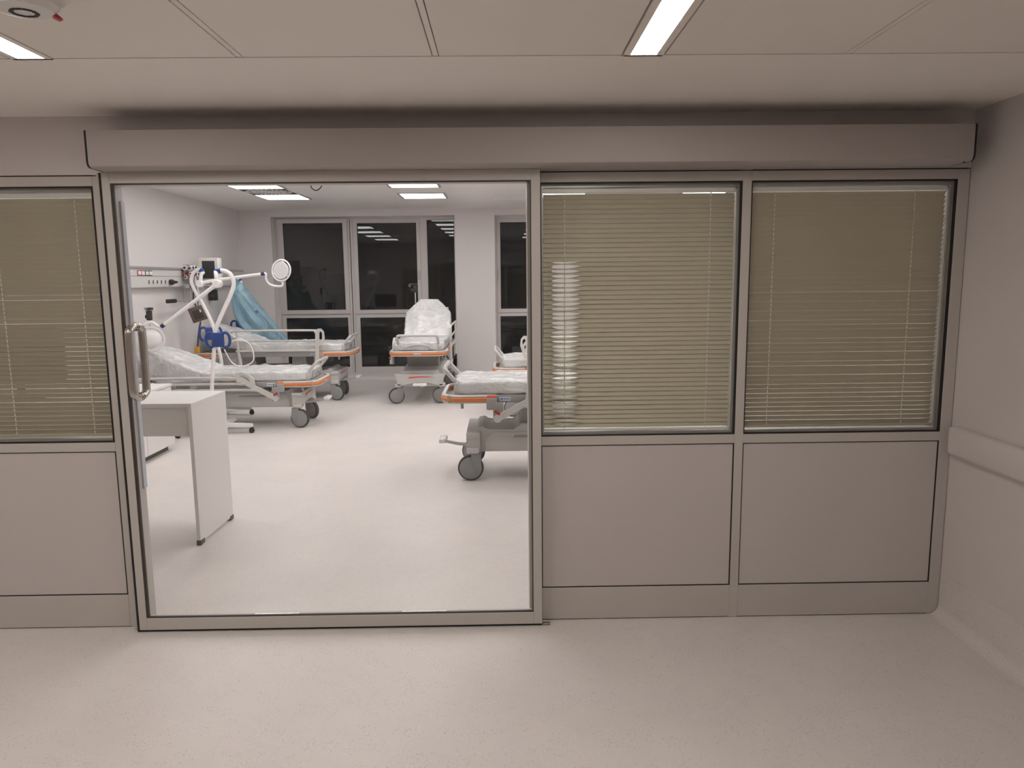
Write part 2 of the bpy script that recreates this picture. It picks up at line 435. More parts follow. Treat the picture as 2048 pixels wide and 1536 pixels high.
for i, (a, b) in enumerate(BAYS):
    bar('rail', a, b, GT, FT); bar('rail', a, b, PT, GB)
    bar('base_plate', a, b, 0.004, PB)
    ring(a, b, GB, GT, 0.001, 0.013, 0.004, 0.008, 0.006, 0.006).build('gasket', 'black', part, smooth=False)
    ring(a, b, PB, PT, 0.001, 0.05, 0.003, 0.005, 0.004, 0.003).build('gasket', 'black', part, smooth=False)
    MB().box(a + 0.003, b - 0.005, 0.003, 0.05, PB + 0.004, PT - 0.003, 0.001, 1).build('lower_panel', 'panel', part)
    MB().box(a + 0.004, b - 0.008, 0.006, 0.011, GB + 0.006, GT - 0.006).build('pane', 'blind_glass', part, smooth=False)
    MB().box(a + 0.002, b - 0.002, 0.104, 0.109, GB + 0.002, GT - 0.002).build('pane', 'blind_glass', part, smooth=False)
    ring(a + 0.002, b - 0.002, GB + 0.001, GT - 0.001, 0.03, 0.10, 0.010, 0.010, 0.010, 0.018).build('spacer', 'alu', part, smooth=False)
# thin shadow joint where the frame meets the wall above it
for a, b in ((-2.70, -1.705), (0.18, 1.025), (1.073, 1.985)):
    MB().box(a, b, -0.001, 0.02, FT, FT + 0.004).build('joint', 'gap', part, smooth=False)

# --- sliding glass door
YD0, YD1 = -0.060, -0.020
door = struct(empty('door_1', (0, 0, 0)), 'wide sliding glass door in a slim grey frame')
DX0, DX1, DZ0, DZ1 = -1.632, 0.168, 0.012, 2.000
SW = 0.034
MB().box(DX0, DX0 + SW, YD0, YD1, DZ0, DZ1, 0.0015, 1).build('stile', 'frame', door)
MB().box(DX1 - SW - 0.004, DX1, YD0, YD1, DZ0, DZ1, 0.0015, 1).build('stile', 'frame', door)
MB().box(DX0 + SW, DX1 - SW - 0.004, YD0, YD1, 1.955, DZ1, 0.0015, 1).build('top_rail', 'frame', door)
MB().box(DX0 + SW, DX1 - SW - 0.004, YD0, YD1, DZ0, 0.068, 0.0015, 1).build('bottom_rail', 'frame', door)
ring(DX0 + SW, DX1 - SW - 0.004, 0.068, 1.955, -0.058, -0.047, 0.012, 0.005, 0.006, 0.006).build('gasket', 'brown_gasket', door, smooth=False)
MB().box(DX0 + SW + 0.004, DX1 - SW - 0.007, -0.044, -0.036, 0.072, 1.951).build('pane', 'door_glass', door, smooth=False)
MB().box(DX0 - 0.011, DX0 - 0.0005, -0.057, -0.030, 0.004, 1.998).build('edge_seal', 'black', door, smooth=False)
MB().box(DX0 - 0.030, DX0 - 0.0125, -0.040, -0.001, 0.002, 1.998, 0.001, 1).build('guide_profile', 'frame', door)
MB().box(DX0, DX1, -0.05, -0.03, 0.002, 0.012).build('bottom_seal', 'black', door, smooth=False)
# paired tubular pull handle, one bow on each side of the glass
hd = None
for s in (-1, 1):
    y0 = -0.040; yb = y0 + s * 0.058
    z0, z1 = 1.066, 1.366
    x = -1.553
    pts = [(x, y0 + s * 0.004, z1), (x, yb - s * 0.036, z1), (x, yb - s * 0.011, z1 - 0.012), (x, yb, z1 - 0.042),
           (x, yb, z0 + 0.042), (x, yb - s * 0.011, z0 + 0.012), (x, yb - s * 0.036, z0), (x, y0 + s * 0.004, z0)]
    hh = MB().tube(pts, 0.0165, 16, smooth=5).build('pull_handle', 'steel', door)
    hh['label'] = 'brushed steel tubular pull handle'
    for z in (z0, z1):
        MB().lathe([(0.019, 0), (0.019, 0.006)], (x, y0 + s * 0.004 - (0.006 if s < 0 else 0), z), 'Y', 18).build('rosette', 'steel', hh)
MB().box(0.171, 0.205, -0.052, -0.030, 0.0, 0.008, 0.001, 1).build('floor_guide', 'floor_track', door)

# --- cover of the sliding gear above the door
hc = tag(empty('track_cover', (0.14, -0.09, 2.0)), 'long grey cover of the sliding door gear above the glazing', 'track cover')
prof = [(0.085, 0.002), (0.085, 0.142), (-0.090, 0.142), (-0.092, 0.138), (-0.092, 0.020), (-0.086, 0.006), (-0.074, 0.0), (0.06, 0.0)]
MB().prism([(p[0], p[1]) for p in prof], 'X', -1.752, 1.752).build('cover', 'header', hc)
for s in (-1, 1):
    MB().prism([(p[0] * 0.995, p[1]) for p in prof], 'X', 1.7525 * s, 1.7605 * s).build('end_cap', 'black', hc)
MB().lathe([(0.004, 0), (0.004, 0.004)], (1.735, -0.06, -0.004), 'Z', 10).build('screw', 'dark', hc)

# --- venetian blinds inside the double glazing
SP, SLW = 0.0204, 0.025
def slat_mesh(x0, x1, phi, bend=None):
    """crowned slat; phi = tilt of its corridor edge above (positive) or below (negative) the level"""
    m = MB(); xs = [x0, x1]
    if bend:
        c, hw, ang = bend
        xs = sorted(set([x0, x1] + [c - hw - 0.022, c - hw, c - hw * 0.5, c - 0.002, c + 0.002, c + hw * 0.5, c + hw, c + hw + 0.03]))
    rings = []
    for x in xs:
        p = phi
        if bend:
            d = abs(x - bend[0])
            if d < bend[1] * 0.6: p = bend[2]
            elif d <= bend[1] * 1.05: p = phi + (bend[2] - phi) * 0.75
        rg = []
        for t, off in ((-1, 0.0), (-0.5, 0.0011), (0, 0.0015), (0.5, 0.0011), (1, 0.0)):
            rg.append((t, off))
        c, s = math.cos(p), math.sin(p)
        pts = []
        for t, off in rg:       # t=-1 is the corridor-side edge
            u = -t * SLW / 2
            # along slat: corridor edge at -y; positive phi lifts it
            y = -u * c; z = u * s
            pts.append((x, y + off * s, z + off * c))
        bot = [(q[0], q[1] - 0.0005 * s, q[2] - 0.0005 * c) for q in pts]
        rings.append([m.bm.verts.new(v) for v in pts + bot[::-1]])
    n = 10
    for A, B in zip(rings, rings[1:]):
        for k in range(n): m.bm.faces.new((A[k], A[(k + 1) % n], B[(k + 1) % n], B[k]))
    m.bm.faces.new(rings[0][::-1]); m.bm.faces.new(rings[-1])
    return m

def blind(i, phi, cords, label, bottom, opener=None):
    a, b = BAYS[i]
    x0, x1 = a + 0.014, b - 0.016
    yc, top = 0.058, GT - 0.040
    r = empty('venetian_blind', ((x0 + x1) / 2, yc, bottom)); W = (x1 - x0) / 2
    cx = (x0 + x1) / 2
    tag(r, label, 'blind', 'blinds inside the partition glazing')
    zt = top - bottom
    MB().box(-W, W, -0.014, 0.014, zt, zt + 0.017, 0.001, 1).build('head_rail', 'blind_white', r)
    n = int((zt - 0.012) / SP)
    base = slat_mesh(-W, W, phi).build('slat', 'slat', r); base.location = (0, 0, zt - SP * 0.7)
    for k in range(1, n):
        z = zt - SP * 0.7 - k * SP
        loc = (random.uniform(-0.001, 0.001), 0, z + random.uniform(-0.0006, 0.0006))
        if opener and opener[3] < z + bottom < opener[4]:
            q = random.uniform(-0.10, 0.12)
            o = slat_mesh(-W, W, phi, (opener[0] - cx + random.uniform(-0.006, 0.006), opener[1] * (1 + q), opener[2] + random.uniform(-0.10, 0.10))).build('slat', 'slat', r)
            o.location = loc
        else:
            o = dup(base, r, loc)
        o.rotation_euler = (random.gauss(0, 0.018), random.gauss(0, 0.0004), 0)
    zb = zt - SP * 0.7 - n * SP
    MB().box(-W, W, -0.012, 0.012, max(zb - 0.004, 0.0), max(zb - 0.004, 0.0) + 0.010, 0.002, 1).build('bottom_rail', 'blind_white' if i == 1 else 'slat', r)
    for c in cords:
        yo = -abs(SLW / 2 * math.cos(phi)) * (0.12 if phi > 0 else 0.30)
        MB().tube([(c - cx, yo, 0.004), (c - cx + 0.0005, yo, zt * 0.5), (c - cx, yo, zt)], 0.0019, 6).build('ladder_cord', 'cord', r)
        MB().tube([(c - cx, 0.0085, 0.004), (c - cx, 0.0085, zt)], 0.0010, 6).build('ladder_cord', 'cord', r)
    if i:
        MB().tube([(W + 0.004, -0.012, 0.01), (W + 0.004, -0.012, zt + 0.008)], 0.0016, 6).build('pull_cord', 'cord', r)
    return r
R_ = math.radians
blind(0, R_(54.8), (-1.815, -2.50, -2.16), 'closed cream venetian blind left of the sliding glass door', GB + 0.020)
blind(1, R_(-62.5), (0.279, 0.912), 'cream venetian blind beside the glass door with slats bent open along one cord', GB + 0.012,
      opener=(0.279, 0.046, R_(-15), 0.86, 1.63))
blind(2, R_(56.0), (1.190, 1.800), 'closed cream venetian blind nearest the right corridor wall', GB + 0.020)

# --- window wall of the ward
W1 = (-3.50, -0.695, 0.05, 2.525)
W2 = (-0.085, 0.80, 0.05, 2.525)
W3 = (1.42, 2.31, 0.05, 2.525)
m = MB(); Y0, Y1 = YB, YB + 0.36
m.box(XL - 0.12, W1[0], Y0, Y1, 0, 2.75).box(W1[1], W2[0], Y0, Y1, 0, 2.75).box(W2[1], W3[0], Y0, Y1, 0, 2.75).box(W3[1], XW + 0.12, Y0, Y1, 0, 2.75)
for w in (W1, W2, W3): m.box(w[0], w[1], Y0, Y1, w[3], 2.75).box(w[0], w[1], Y0, Y1, 0, w[2])
struct(m.build('wall_back', 'room_wall', smooth=False), 'window wall of the ward')
m = MB()
for a, b in ((XL, W1[0] - 0.0), (W1[1], W2[0]), (W2[1], W3[0]), (W3[1], XW)):
    pr = [(YB, 0.0), (YB, 0.11), (YB - 0.003, 0.11)] + [(YB - 0.003 - 0.03 * (1 - math.cos(k / 6 * PI / 2)), 0.03 * (1 - math.sin(k / 6 * PI / 2)) + 0.0005) for k in range(7)] + [(YB - 0.033, 0.0)]
    m.prism(pr, 'X', a, b)
struct(m.build('baseboard_back', 'floor'), 'coved vinyl skirting under the ward windows')
m = MB(); m.prism([(XL, 0.0), (XL, 0.11), (XL + 0.003, 0.11), (XL + 0.006, 0.03), (XL + 0.033, 0.0)], 'Y', 0.14, YB)
struct(m.build('baseboard_left', 'floor'), 'coved vinyl skirting of the left ward wall')

YW = 8.52
def sash(win, x0, x1, z0, z1, gx0, gx1, gz0, gz1, tilt=0.0, y=YW, th=0.055):
    """sash frame around a pane, hinged at its foot when tilted"""
    s = empty('sash', (0, y, z0)); s.parent = win
    ring(x0, x1, 0, z1 - z0, 0.0, th, gx0 - x0, x1 - gx1, gz0 - z0, z1 - gz1).build('sash_frame', 'win_frame', s, smooth=False)
    ring(gx0, gx1, gz0 - z0, gz1 - z0, 0.008, th - 0.012, 0.005, 0.005, 0.005, 0.005).build('gasket', 'black', s, smooth=False)
    MB().box(gx0 + 0.004, gx1 - 0.004, 0.020, 0.030, gz0 - z0 + 0.004, gz1 - z0 - 0.004).build('pane', 'win_glass', s, smooth=False)
    s.rotation_euler = (tilt, 0, 0)
    return s
def win_handle(win, x, z):
    h = MB().box(x - 0.012, x + 0.012, YW - 0.014, YW, z - 0.03, z + 0.04, 0.004, 2).box(x - 0.008, x + 0.008, YW - 0.032, YW - 0.016, z - 0.10, z + 0.03, 0.005, 2).build('window_handle', 'alu', win)
win1 = struct(empty('window_1', (0, 0, 0)), 'tall three-part window of the ward with night outside')
fr = MB()
fr.box(W1[0], W1[0] + 0.045, YW, YW + 0.09, W1[2], W1[3]).box(W1[1] - 0.012, W1[1], YW, YW + 0.09, W1[2], W1[3])
fr.box(W1[0] + 0.045, W1[1] - 0.012, YW, YW + 0.09, 2.500, W1[3]).box(W1[0] + 0.045, W1[1] - 0.012, YW, YW + 0.09, W1[2], 0.10)
fr.build('window_frame', 'win_frame', win1, smooth=False)
MB().box(-2.372, -2.340, YW, YW + 0.09, 0.10, 2.500).build('mullion', 'win_frame', win1, smooth=False)
MB().box(-2.328, -2.292, YW, YW + 0.09, 0.10, 2.500).build('mullion', 'win_frame', win1, smooth=False)
MB().box(-2.340, -2.328, YW + 0.03, YW + 0.09, 0.10, 2.500).build('gap_seal', 'black', win1, smooth=False)
MB().box(-1.246, -1.155, YW + 0.005, YW + 0.09, 0.10, 2.500).build('mullion', 'win_frame', win1, smooth=False)
for a, b in ((W1[0] + 0.045, -2.372), (-2.292, -1.246)):
    MB().box(a, b, YW + 0.012, YW + 0.09, 1.018, 1.040).build('transom', 'win_frame', win1, smooth=False)
sash(win1, -3.452, -2.373, 1.036, 2.498, -3.360, -2.440, 1.098, 2.436, R_(0.9), y=YW - 0.012)
sash(win1, -3.450, -2.374, 0.102, 1.016, -3.385, -2.415, 0.190, 0.975)
sash(win1, -2.290, -1.248, 1.036, 2.498, -2.222, -1.303, 1.092, 2.432, R_(-0.35), y=YW - 0.004)
sash(win1, -2.290, -1.248, 0.102, 1.016, -2.225, -1.310, 0.190, 0.970)
sash(win1, -1.154, -0.708, 0.102, 2.498, -1.140, -0.716, 0.180, 2.470)
win_handle(win1, -1.272, 1.66)
for n_, W, lb in ((2, W2, 'second ward window partly hidden by the door frame'), (3, W3, 'third ward window hidden behind the blinds')):
    w_ = struct(empty('window_%d' % n_, (0, 0, 0)), lb)
    fr = MB()
    fr.box(W[0], W[0] + 0.030, YW, YW + 0.09, W[2], W[3]).box(W[1] - 0.03, W[1], YW, YW + 0.09, W[2], W[3])
    fr.box(W[0] + 0.03, W[1] - 0.03, YW, YW + 0.09, 2.485, W[3]).box(W[0] + 0.03, W[1] - 0.03, YW, YW + 0.09, W[2], 0.10)
    fr.build('window_frame', 'win_frame', w_, smooth=False)
    a, b = W[0] + 0.03, W[1] - 0.03
    sash(w_, a + 0.002, b - 0.002, 1.026, 2.483, a + 0.055, b - 0.055, 1.085, 2.425, R_(-0.25), y=YW - 0.004)
    sash(w_, a + 0.002, b - 0.002, 0.102, 1.014, a + 0.045, b - 0.055, 0.190, 0.970)
    MB().box(a, b, YW + 0.012, YW + 0.09, 1.013, 1.027).build('transom', 'win_frame', w_, smooth=False)
    win_handle(w_, W[0] + 0.057, 1.64)

# =================================================================== CEILING FITTINGS
def room_light(x, y, label, group='square panel lights of the ward ceiling'):
    r = empty('ceiling_light', (x, y, ZR)); h = 0.30
    m = MB()
    for a, b, c, d in ((-h, -0.272, -h, h), (0.272, h, -h, h), (-0.272, 0.272, -h, -0.272), (-0.272, 0.272, 0.272, h)):
        m.box(a, b, c, d, -0.010, -0.0005)
    m.build('frame', 'alu', r, smooth=False)
    MB().box(-0.2715, 0.2715, -0.2715, 0.2715, -0.007, -0.001).build('diffuser', 'room_light', r, smooth=False)
    return tag(r, label, 'ceiling light', group)
LX = (-2.79, -0.985, 0.82, 2.63)
LY = (6.60, 5.42, 4.22, 3.02, 1.82)
names = {(0, 0): 'square ceiling light just beyond the round-slotted air diffuser', (0, 1): 'square ceiling light just before the round-slotted air diffuser',
         (1, 0): 'square ceiling light nearest the window over the bed with the raised back', (1, 1): 'square ceiling light cut by the door frame, right of the hanging cable'}
proto = None
for i, x in enumerate(LX):
    for j, y in enumerate(LY):
        lb = names.get((i, j), 'square ceiling panel light outside the direct view, seen only as a window reflection')
        if proto is None: proto = room_light(x, y, lb)
        else:
            c = copy_tree(proto); c.location = (x, y, ZR); c['label'] = lb

d = tag(empty('air_diffuser', (-2.79, 6.01, ZR)), 'square air diffuser with radial slots between two ceiling lights', 'air vent')
MB().box(-0.285, 0.285, -0.285, 0.285, -0.006, -0.0005).build('plate', 'gap', d, smooth=False)
m = MB()
for k in range(28):
    a = 2 * PI * k / 28
    for r0, r1, w in ((0.05, 0.13, 0.010), (0.14, 0.215, 0.016), (0.225, 0.275, 0.020)):
        aa = a + (0.11 if r0 > 0.1 else 0) + (0.11 if r0 > 0.2 else 0)
        u = Vector((math.cos(aa), math.sin(aa), 0)); v = Vector((-u.y, u.x, 0))
        p = [u * r0 - v * w * 0.55, u * r1 - v * w, u * r1 + v * w * 0.4, u * r0 + v * w * 0.3]
        m.poly([q + Vector((0, 0, -0.007)) for q in p] + [q + Vector((0, 0, -0.011)) for q in p], [(0, 1, 2, 3), (7, 6, 5, 4), (0, 4, 5, 1), (1, 5, 6, 2), (2, 6, 7, 3), (3, 7, 4, 0)])
m.lathe([(0.04, -0.012), (0.045, -0.006)], (0, 0, 0), 'Z', 20)
vn = m.build('vanes', 'room_ceil', d, smooth=False); vn['kind'] = 'stuff'
ring_ = MB()
for a, b, c, e in ((-0.298, -0.280, -0.298, 0.298), (0.280, 0.298, -0.298, 0.298), (-0.28, 0.28, -0.298, -0.280), (-0.28, 0.28, 0.280, 0.298)): ring_.box(a, b, c, e, -0.009, -0.0005)
ring_.build('frame', 'room_ceil', d, smooth=False)

tag(MB().tube([(-2.155, 5.50, ZR + 0.01), (-2.15, 5.50, ZR - 0.02), (-2.115, 5.505, ZR - 0.052), (-2.075, 5.51, ZR - 0.045), (-2.04, 5.51, ZR - 0.015), (-2.035, 5.51, ZR + 0.01)], 0.006, 8, smooth=6)
    .build('hanging_cable', 'dark'), 'short black cable looping out of the ward ceiling', 'cable')

sd = tag(empty('smoke_detector', (-1.112, -1.338, ZC)), 'white smoke detector with a red lens on the corridor ceiling', 'smoke detector')
MB().lathe([(0.092, 0.0), (0.092, -0.012), (0.086, -0.018), (0.07, -0.018)], (0, 0, 0), 'Z', 40).build('base', 'white_plastic', sd)
MB().lathe([(0.072, -0.018), (0.074, -0.032), (0.062, -0.046), (0.040, -0.050)], (0, 0, 0), 'Z', 40).build('head', 'white_plastic', sd)
m = MB()
for k in range(8):
    a = 2 * PI * k / 8
    m.box(-0.004, 0.004, -0.010, 0.010, -0.052, -0.048, mtx=Matrix.Rotation(a, 4, 'Z') @ Matrix.Translation((0.026, 0, 0)))
m.build('slots', 'dark', sd)
m = MB(); m.lathe([(0.013, -0.004), (0.011, 0.002), (0.005, 0.004)], (0, 0, 0), 'Z', 20)
ob = m.build('indicator', 'red', sd); ob.location = (0.040, 0.050, -0.042); ob.rotation_euler = (R_(150), R_(20), R_(-40)); ob.scale = (2.6, 1.3, 1.2)

# =================================================================== WALL GUARD
wg = tag(empty('wall_guard', (XR, -1.6, 0.825)), 'pale bumper rail with a rounded end on the right corridor wall', 'wall guard')
pr = [(-0.0005, -0.064), (-0.022, -0.064), (-0.031, -0.058), (-0.036, -0.046), (-0.036, 0.046), (-0.031, 0.058), (-0.022, 0.064), (-0.0005, 0.064)]
MB().prism(pr, 'Y', -1.4, 1.555).build('rail', 'wall', wg)
m = MB(); rings = []
for k in range(7):
    a = k / 6 * PI / 2
    q = math.cos(a) * 0.9 + 0.1
    rings.append([m.bm.verts.new((p[0] * q, 1.556 + math.sin(a) * 0.028, p[1] * (0.9 + 0.1 * math.cos(a)))) for p in pr])
for A, B in zip(rings, rings[1:]):
    for k in range(8): m.bm.faces.new((A[k], A[(k + 1) % 8], B[(k + 1) % 8], B[k]))
m.bm.faces.new(rings[0][::-1]); m.bm.faces.new(rings[-1])
m.build('end_cap', 'wall', wg)

# =================================================================== GURNEYS
def loop_profile(hw, th, n=28, rad=0.03, fine=1):
    """rounded rectangle as (side, height) points, counter-clockwise"""
    out = []
    for cx, cz, a0 in ((hw - rad, th - rad, 0), (-hw + rad, th - rad, 90), (-hw + rad, rad, 180), (hw - rad, rad, 270)):
        for k in range(6):
            a = R_(a0 + 90 * k / 5)
            out.append((cx + rad * math.cos(a), cz + rad * math.sin(a)))
    # extra points along the long top for wrinkles
    res = []
    for i, p in enumerate(out):
        q = out[(i + 1) % len(out)]; res.append(p)
        L = math.hypot(q[0] - p[0], q[1] - p[1])
        k = {5: 12 * fine, 11: 3 * fine, 17: 12, 23: 3 * fine}.get(i, 1)
        for j in range(1, k): res.append((p[0] + (q[0] - p[0]) * j / k, p[1] + (q[1] - p[1]) * j / k))
    return res

def mattress_mesh(z0, back, grow=0.0, wob=0.0, seed=0, skirt=False, fine=1):
    HW, TH, XF, XH, XE = 0.312, 0.100, 0.115, 1.23, 0.76
    m = MB(); st = []
    N1, N2 = 24 * fine, 18 * fine
    for i in range(N1 + 1): st.append((XF + (XH - XF) * i / N1, 0.0, 0.0))
    ca, sa = math.cos(back), math.sin(back)
    for i in range(1, N2 + 1):
        d = XE * i / N2
        st.append((XH + d * ca, d * sa, back))
    tot = len(st); rings = []
    for i, (x, z, an) in enumerate(st):
        an2 = back * 0.5 if i == N1 else an
        # foot end rounded, head end with cut corners
        dist = x - XF
        hw = HW
        if dist < 0.10: hw = HW - 0.085 * (1 - math.sqrt(max(0, 1 - ((0.10 - dist) / 0.10) ** 2)))
        dh = XE * (tot - 1 - i) / N2
        if i > N1 and dh < 0.26: hw = HW - 0.185 * (0.26 - dh) / 0.26
        th = TH
        if i in (0, tot - 1): hw -= 0.02; th -= 0.03
        pr = loop_profile(hw + grow, th + 2 * grow, rad=0.028, fine=fine)
        rg = []
        for (sy, h) in pr:
            h2 = h - grow + (TH - th) / 2
            if grow and skirt and an > 0.02 and h < 0.02:
                h2 -= min(0.10, d * 0 + 0.02 + (z * 0.35)) * (1 if abs(sy) > hw * 0.6 else 0.3)
            if wob:
                s_ = i / fine * 0.045
                v = noise.noise(Vector((s_ * 6 + seed * 9.1, sy * 7, h * 11)))
                v2 = 1 - min(1, abs(noise.noise(Vector((s_ * 5 + seed * 5.3 + sy * 4, sy * 5 - s_ * 3, h * 7 + 40)))) * 5)
                v3 = 1 - min(1, abs(noise.noise(Vector((s_ * 8 - seed * 3.3 - sy * 3, sy * 9 + s_ * 2, h * 9 + 80)))) * 4)
                k = wob * (v * 0.5 + v2 * 0.8 + v3 * 0.45)
            else: k = 0
            rg.append(m.bm.verts.new((x - math.sin(an2) * (h2 + k) - (grow if i == 0 else 0) + (grow if i == tot - 1 else 0), sy * (1 + k * 1.2), z0 + z + math.cos(an2) * (h2 + k))))
        rings.append(rg)
    n = len(rings[0])
    for A, B in zip(rings, rings[1:]):
        for k in range(n): m.bm.faces.new((A[k], A[(k + 1) % n], B[(k + 1) % n], B[k]))
    m.bm.faces.new(rings[0][::-1]); m.bm.faces.new(rings[-1])
    return m

def u_path(x0, x1, hw, rad, foot=True):
    """level U path around the foot (or head) end; returns x, y, normal"""
    out = []
    sgn = -1 if foot else 1
    xe = x0 if foot else x1; xs = x1 if foot else x0
    out.append((xs, -hw, 0, -1)); 
    for k in range(9):
        a = k / 8 * PI / 2
        out.append((xe - sgn * rad + sgn * rad * math.sin(a), -hw + rad - rad * math.cos(a), sgn * math.sin(a), -math.cos(a)))
    for k in range(9):
        a = k / 8 * PI / 2
        out.append((xe - sgn * rad + sgn * rad * math.cos(a), hw - rad + rad * math.sin(a), sgn * math.cos(a), math.sin(a)))
    out.append((xs, hw, 0, 1))
    return out

wheel_parts = {}
def castor(parent, x, y, rz, brake=False):
    c = empty('castor', (x, y, 0.0), rz); c.parent = parent
    if not wheel_parts:
        t = MB().lathe([(0.084, -0.020), (0.096, -0.021), (0.100, -0.014), (0.100, 0.014), (0.096, 0.021), (0.084, 0.020)], (0.030, 0, 0.100), 'Y', 36).build('tyre', 'tyre', c)
        h = MB().lathe([(0.020, -0.030), (0.075, -0.029), (0.087, -0.023), (0.087, 0.023), (0.075, 0.029), (0.020, 0.030)], (0.030, 0, 0.100), 'Y', 36).build('wheel', 'hub', c)
        m = MB()
        m.prism([(-0.042, 0.213), (0.022, 0.213), (0.026, 0.185), (0.005, 0.130), (-0.004, 0.085), (-0.040, 0.075), (-0.055, 0.12), (-0.05, 0.19)], 'Y', -0.033, -0.0305)
        m.prism([(-0.042, 0.213), (0.022, 0.213), (0.026, 0.185), (0.005, 0.130), (-0.004, 0.085), (-0.040, 0.075), (-0.055, 0.12), (-0.05, 0.19)], 'Y', 0.0305, 0.033)
        m.box(-0.05, 0.024, -0.034, 0.034, 0.185, 0.214, 0.006, 2)
        m.cyl((-0.010, 0, 0.21), (-0.010, 0, 0.25), 0.016, n=14)
        f = m.build('fork', 'hub', c)
        wheel_parts.update(tyre=t, wheel=h, fork=f)
    else:
        for k in ('tyre', 'wheel', 'fork'): dup(wheel_parts[k], c)
    return c

def side_rail(root, side, state, zb, seed=0):
    """side = +1/-1 (local y), state 'up' or 'down'"""
    s = empty('side_rail', (0.44, side * 0.385, zb - 0.145)); s.parent = root
    th = R_(92 if state == 'up' else 29)
    u = Vector((math.cos(th), 0, math.sin(th))); w = Vector((u.z, 0, -u.x))     # w points to the head when up
    Lp = 0.455
    P = lambda d, e=0.0: u * d + w * e
    # foot post: flat tapering bar with an oval grip at its top
    m = MB()
    prof = [(-0.022, -0.02), (-0.026, 0.02), (-0.020, 0.25), (-0.075, 0.29), (-0.095, 0.36), (-0.085, 0.44), (-0.05, 0.478), (-0.005, 0.475), (0.022, 0.43), (0.024, 0.02), (0.018, -0.02)]
    hole = [(-0.038, 0.315), (-0.066, 0.35), (-0.066, 0.42), (-0.046, 0.445), (-0.028, 0.43), (-0.026, 0.34)]
    def face_with_hole(yv):
        out = [P(d, e) + Vector((0, yv, 0)) for e, d in prof]
        inn = [P(d, e) + Vector((0, yv, 0)) for e, d in hole]
        return out, inn
    for_y = (-0.014, 0.014)
    vsets = []
    for yv in for_y:
        o, i = face_with_hole(yv)
        vo = [m.bm.verts.new(q) for q in o]; vi = [m.bm.verts.new(q) for q in i]
        eds = [m.bm.edges.new((vo[k], vo[(k + 1) % len(vo)])) for k in range(len(vo))] + [m.bm.edges.new((vi[k], vi[(k + 1) % len(vi)])) for k in range(len(vi))]
        bmesh.ops.triangle_fill(m.bm, use_beauty=True, use_dissolve=False, edges=eds)
        vsets.append((vo, vi))
    for a in (0, 1):
        A, B = vsets[0][a], vsets[1][a]; n = len(A)
        for k in range(n): m.bm.faces.new((A[k], A[(k + 1) % n], B[(k + 1) % n], B[k]))
    m.lathe([(0.030, -0.018), (0.030, 0.018)], (0, 0, 0), 'Y', 18)
    m.build('grip_post', 'bed_rail', s)
    span = 1.06
    for d, r in ((0.195, 0.013), (0.325, 0.0125), (0.455, 0.014)):
        a = P(d)
        if d > 0.4:
            pts = [P(0.400, 0.005), P(0.435, 0.03), a + Vector((0.09, 0, 0)), a + Vector((span - 0.04, 0, 0)), a + Vector((span + 0.01, 0, -0.015))]
            MB().tube(pts, r, 10, smooth=4).build('bar', 'bed_rail', s)
        else:
            MB().tube([a, a + Vector((span - 0.02, 0, 0))], r, 10).build('bar', 'bed_rail', s)
            MB().tube([a + Vector((0.02, 0, 0)), a + Vector((0.09, 0, 0))], r * 1.35, 10).build('bar_sleeve', 'bed_rail', s)
    b = Vector((span - 0.03, 0, 0))
    slant = Vector((-0.05, 0, 0)) if state == 'up' else Vector((0, 0, 0))
    MB().tube([b + slant, b + P(0.20) + slant * 0.4, b + P(0.44)], [0.022, 0.018, 0.015], 10).build('head_post', 'bed_rail', s)
    # carrying bracket with red release lever
    m = MB()
    sgn = -side
    m.box(-0.035, 0.045, sgn * 0.022 - 0.012, sgn * 0.022 + 0.012, -0.03, 0.12, 0.008, 2)
    m.box(0.0 + span - 0.09, span - 0.01, sgn * 0.022 - 0.012, sgn * 0.022 + 0.012, -0.03, 0.12, 0.008, 2)
    m.build('bracket', 'bed_grey', s)
    MB().box(-0.055, -0.005, side * 0.018 - 0.010, side * 0.018 + 0.010, 0.028, 0.048, 0.005, 2, mtx=Matrix.Rotation(R_(35), 4, 'Y')).build('release_lever', 'red', s)
    return s

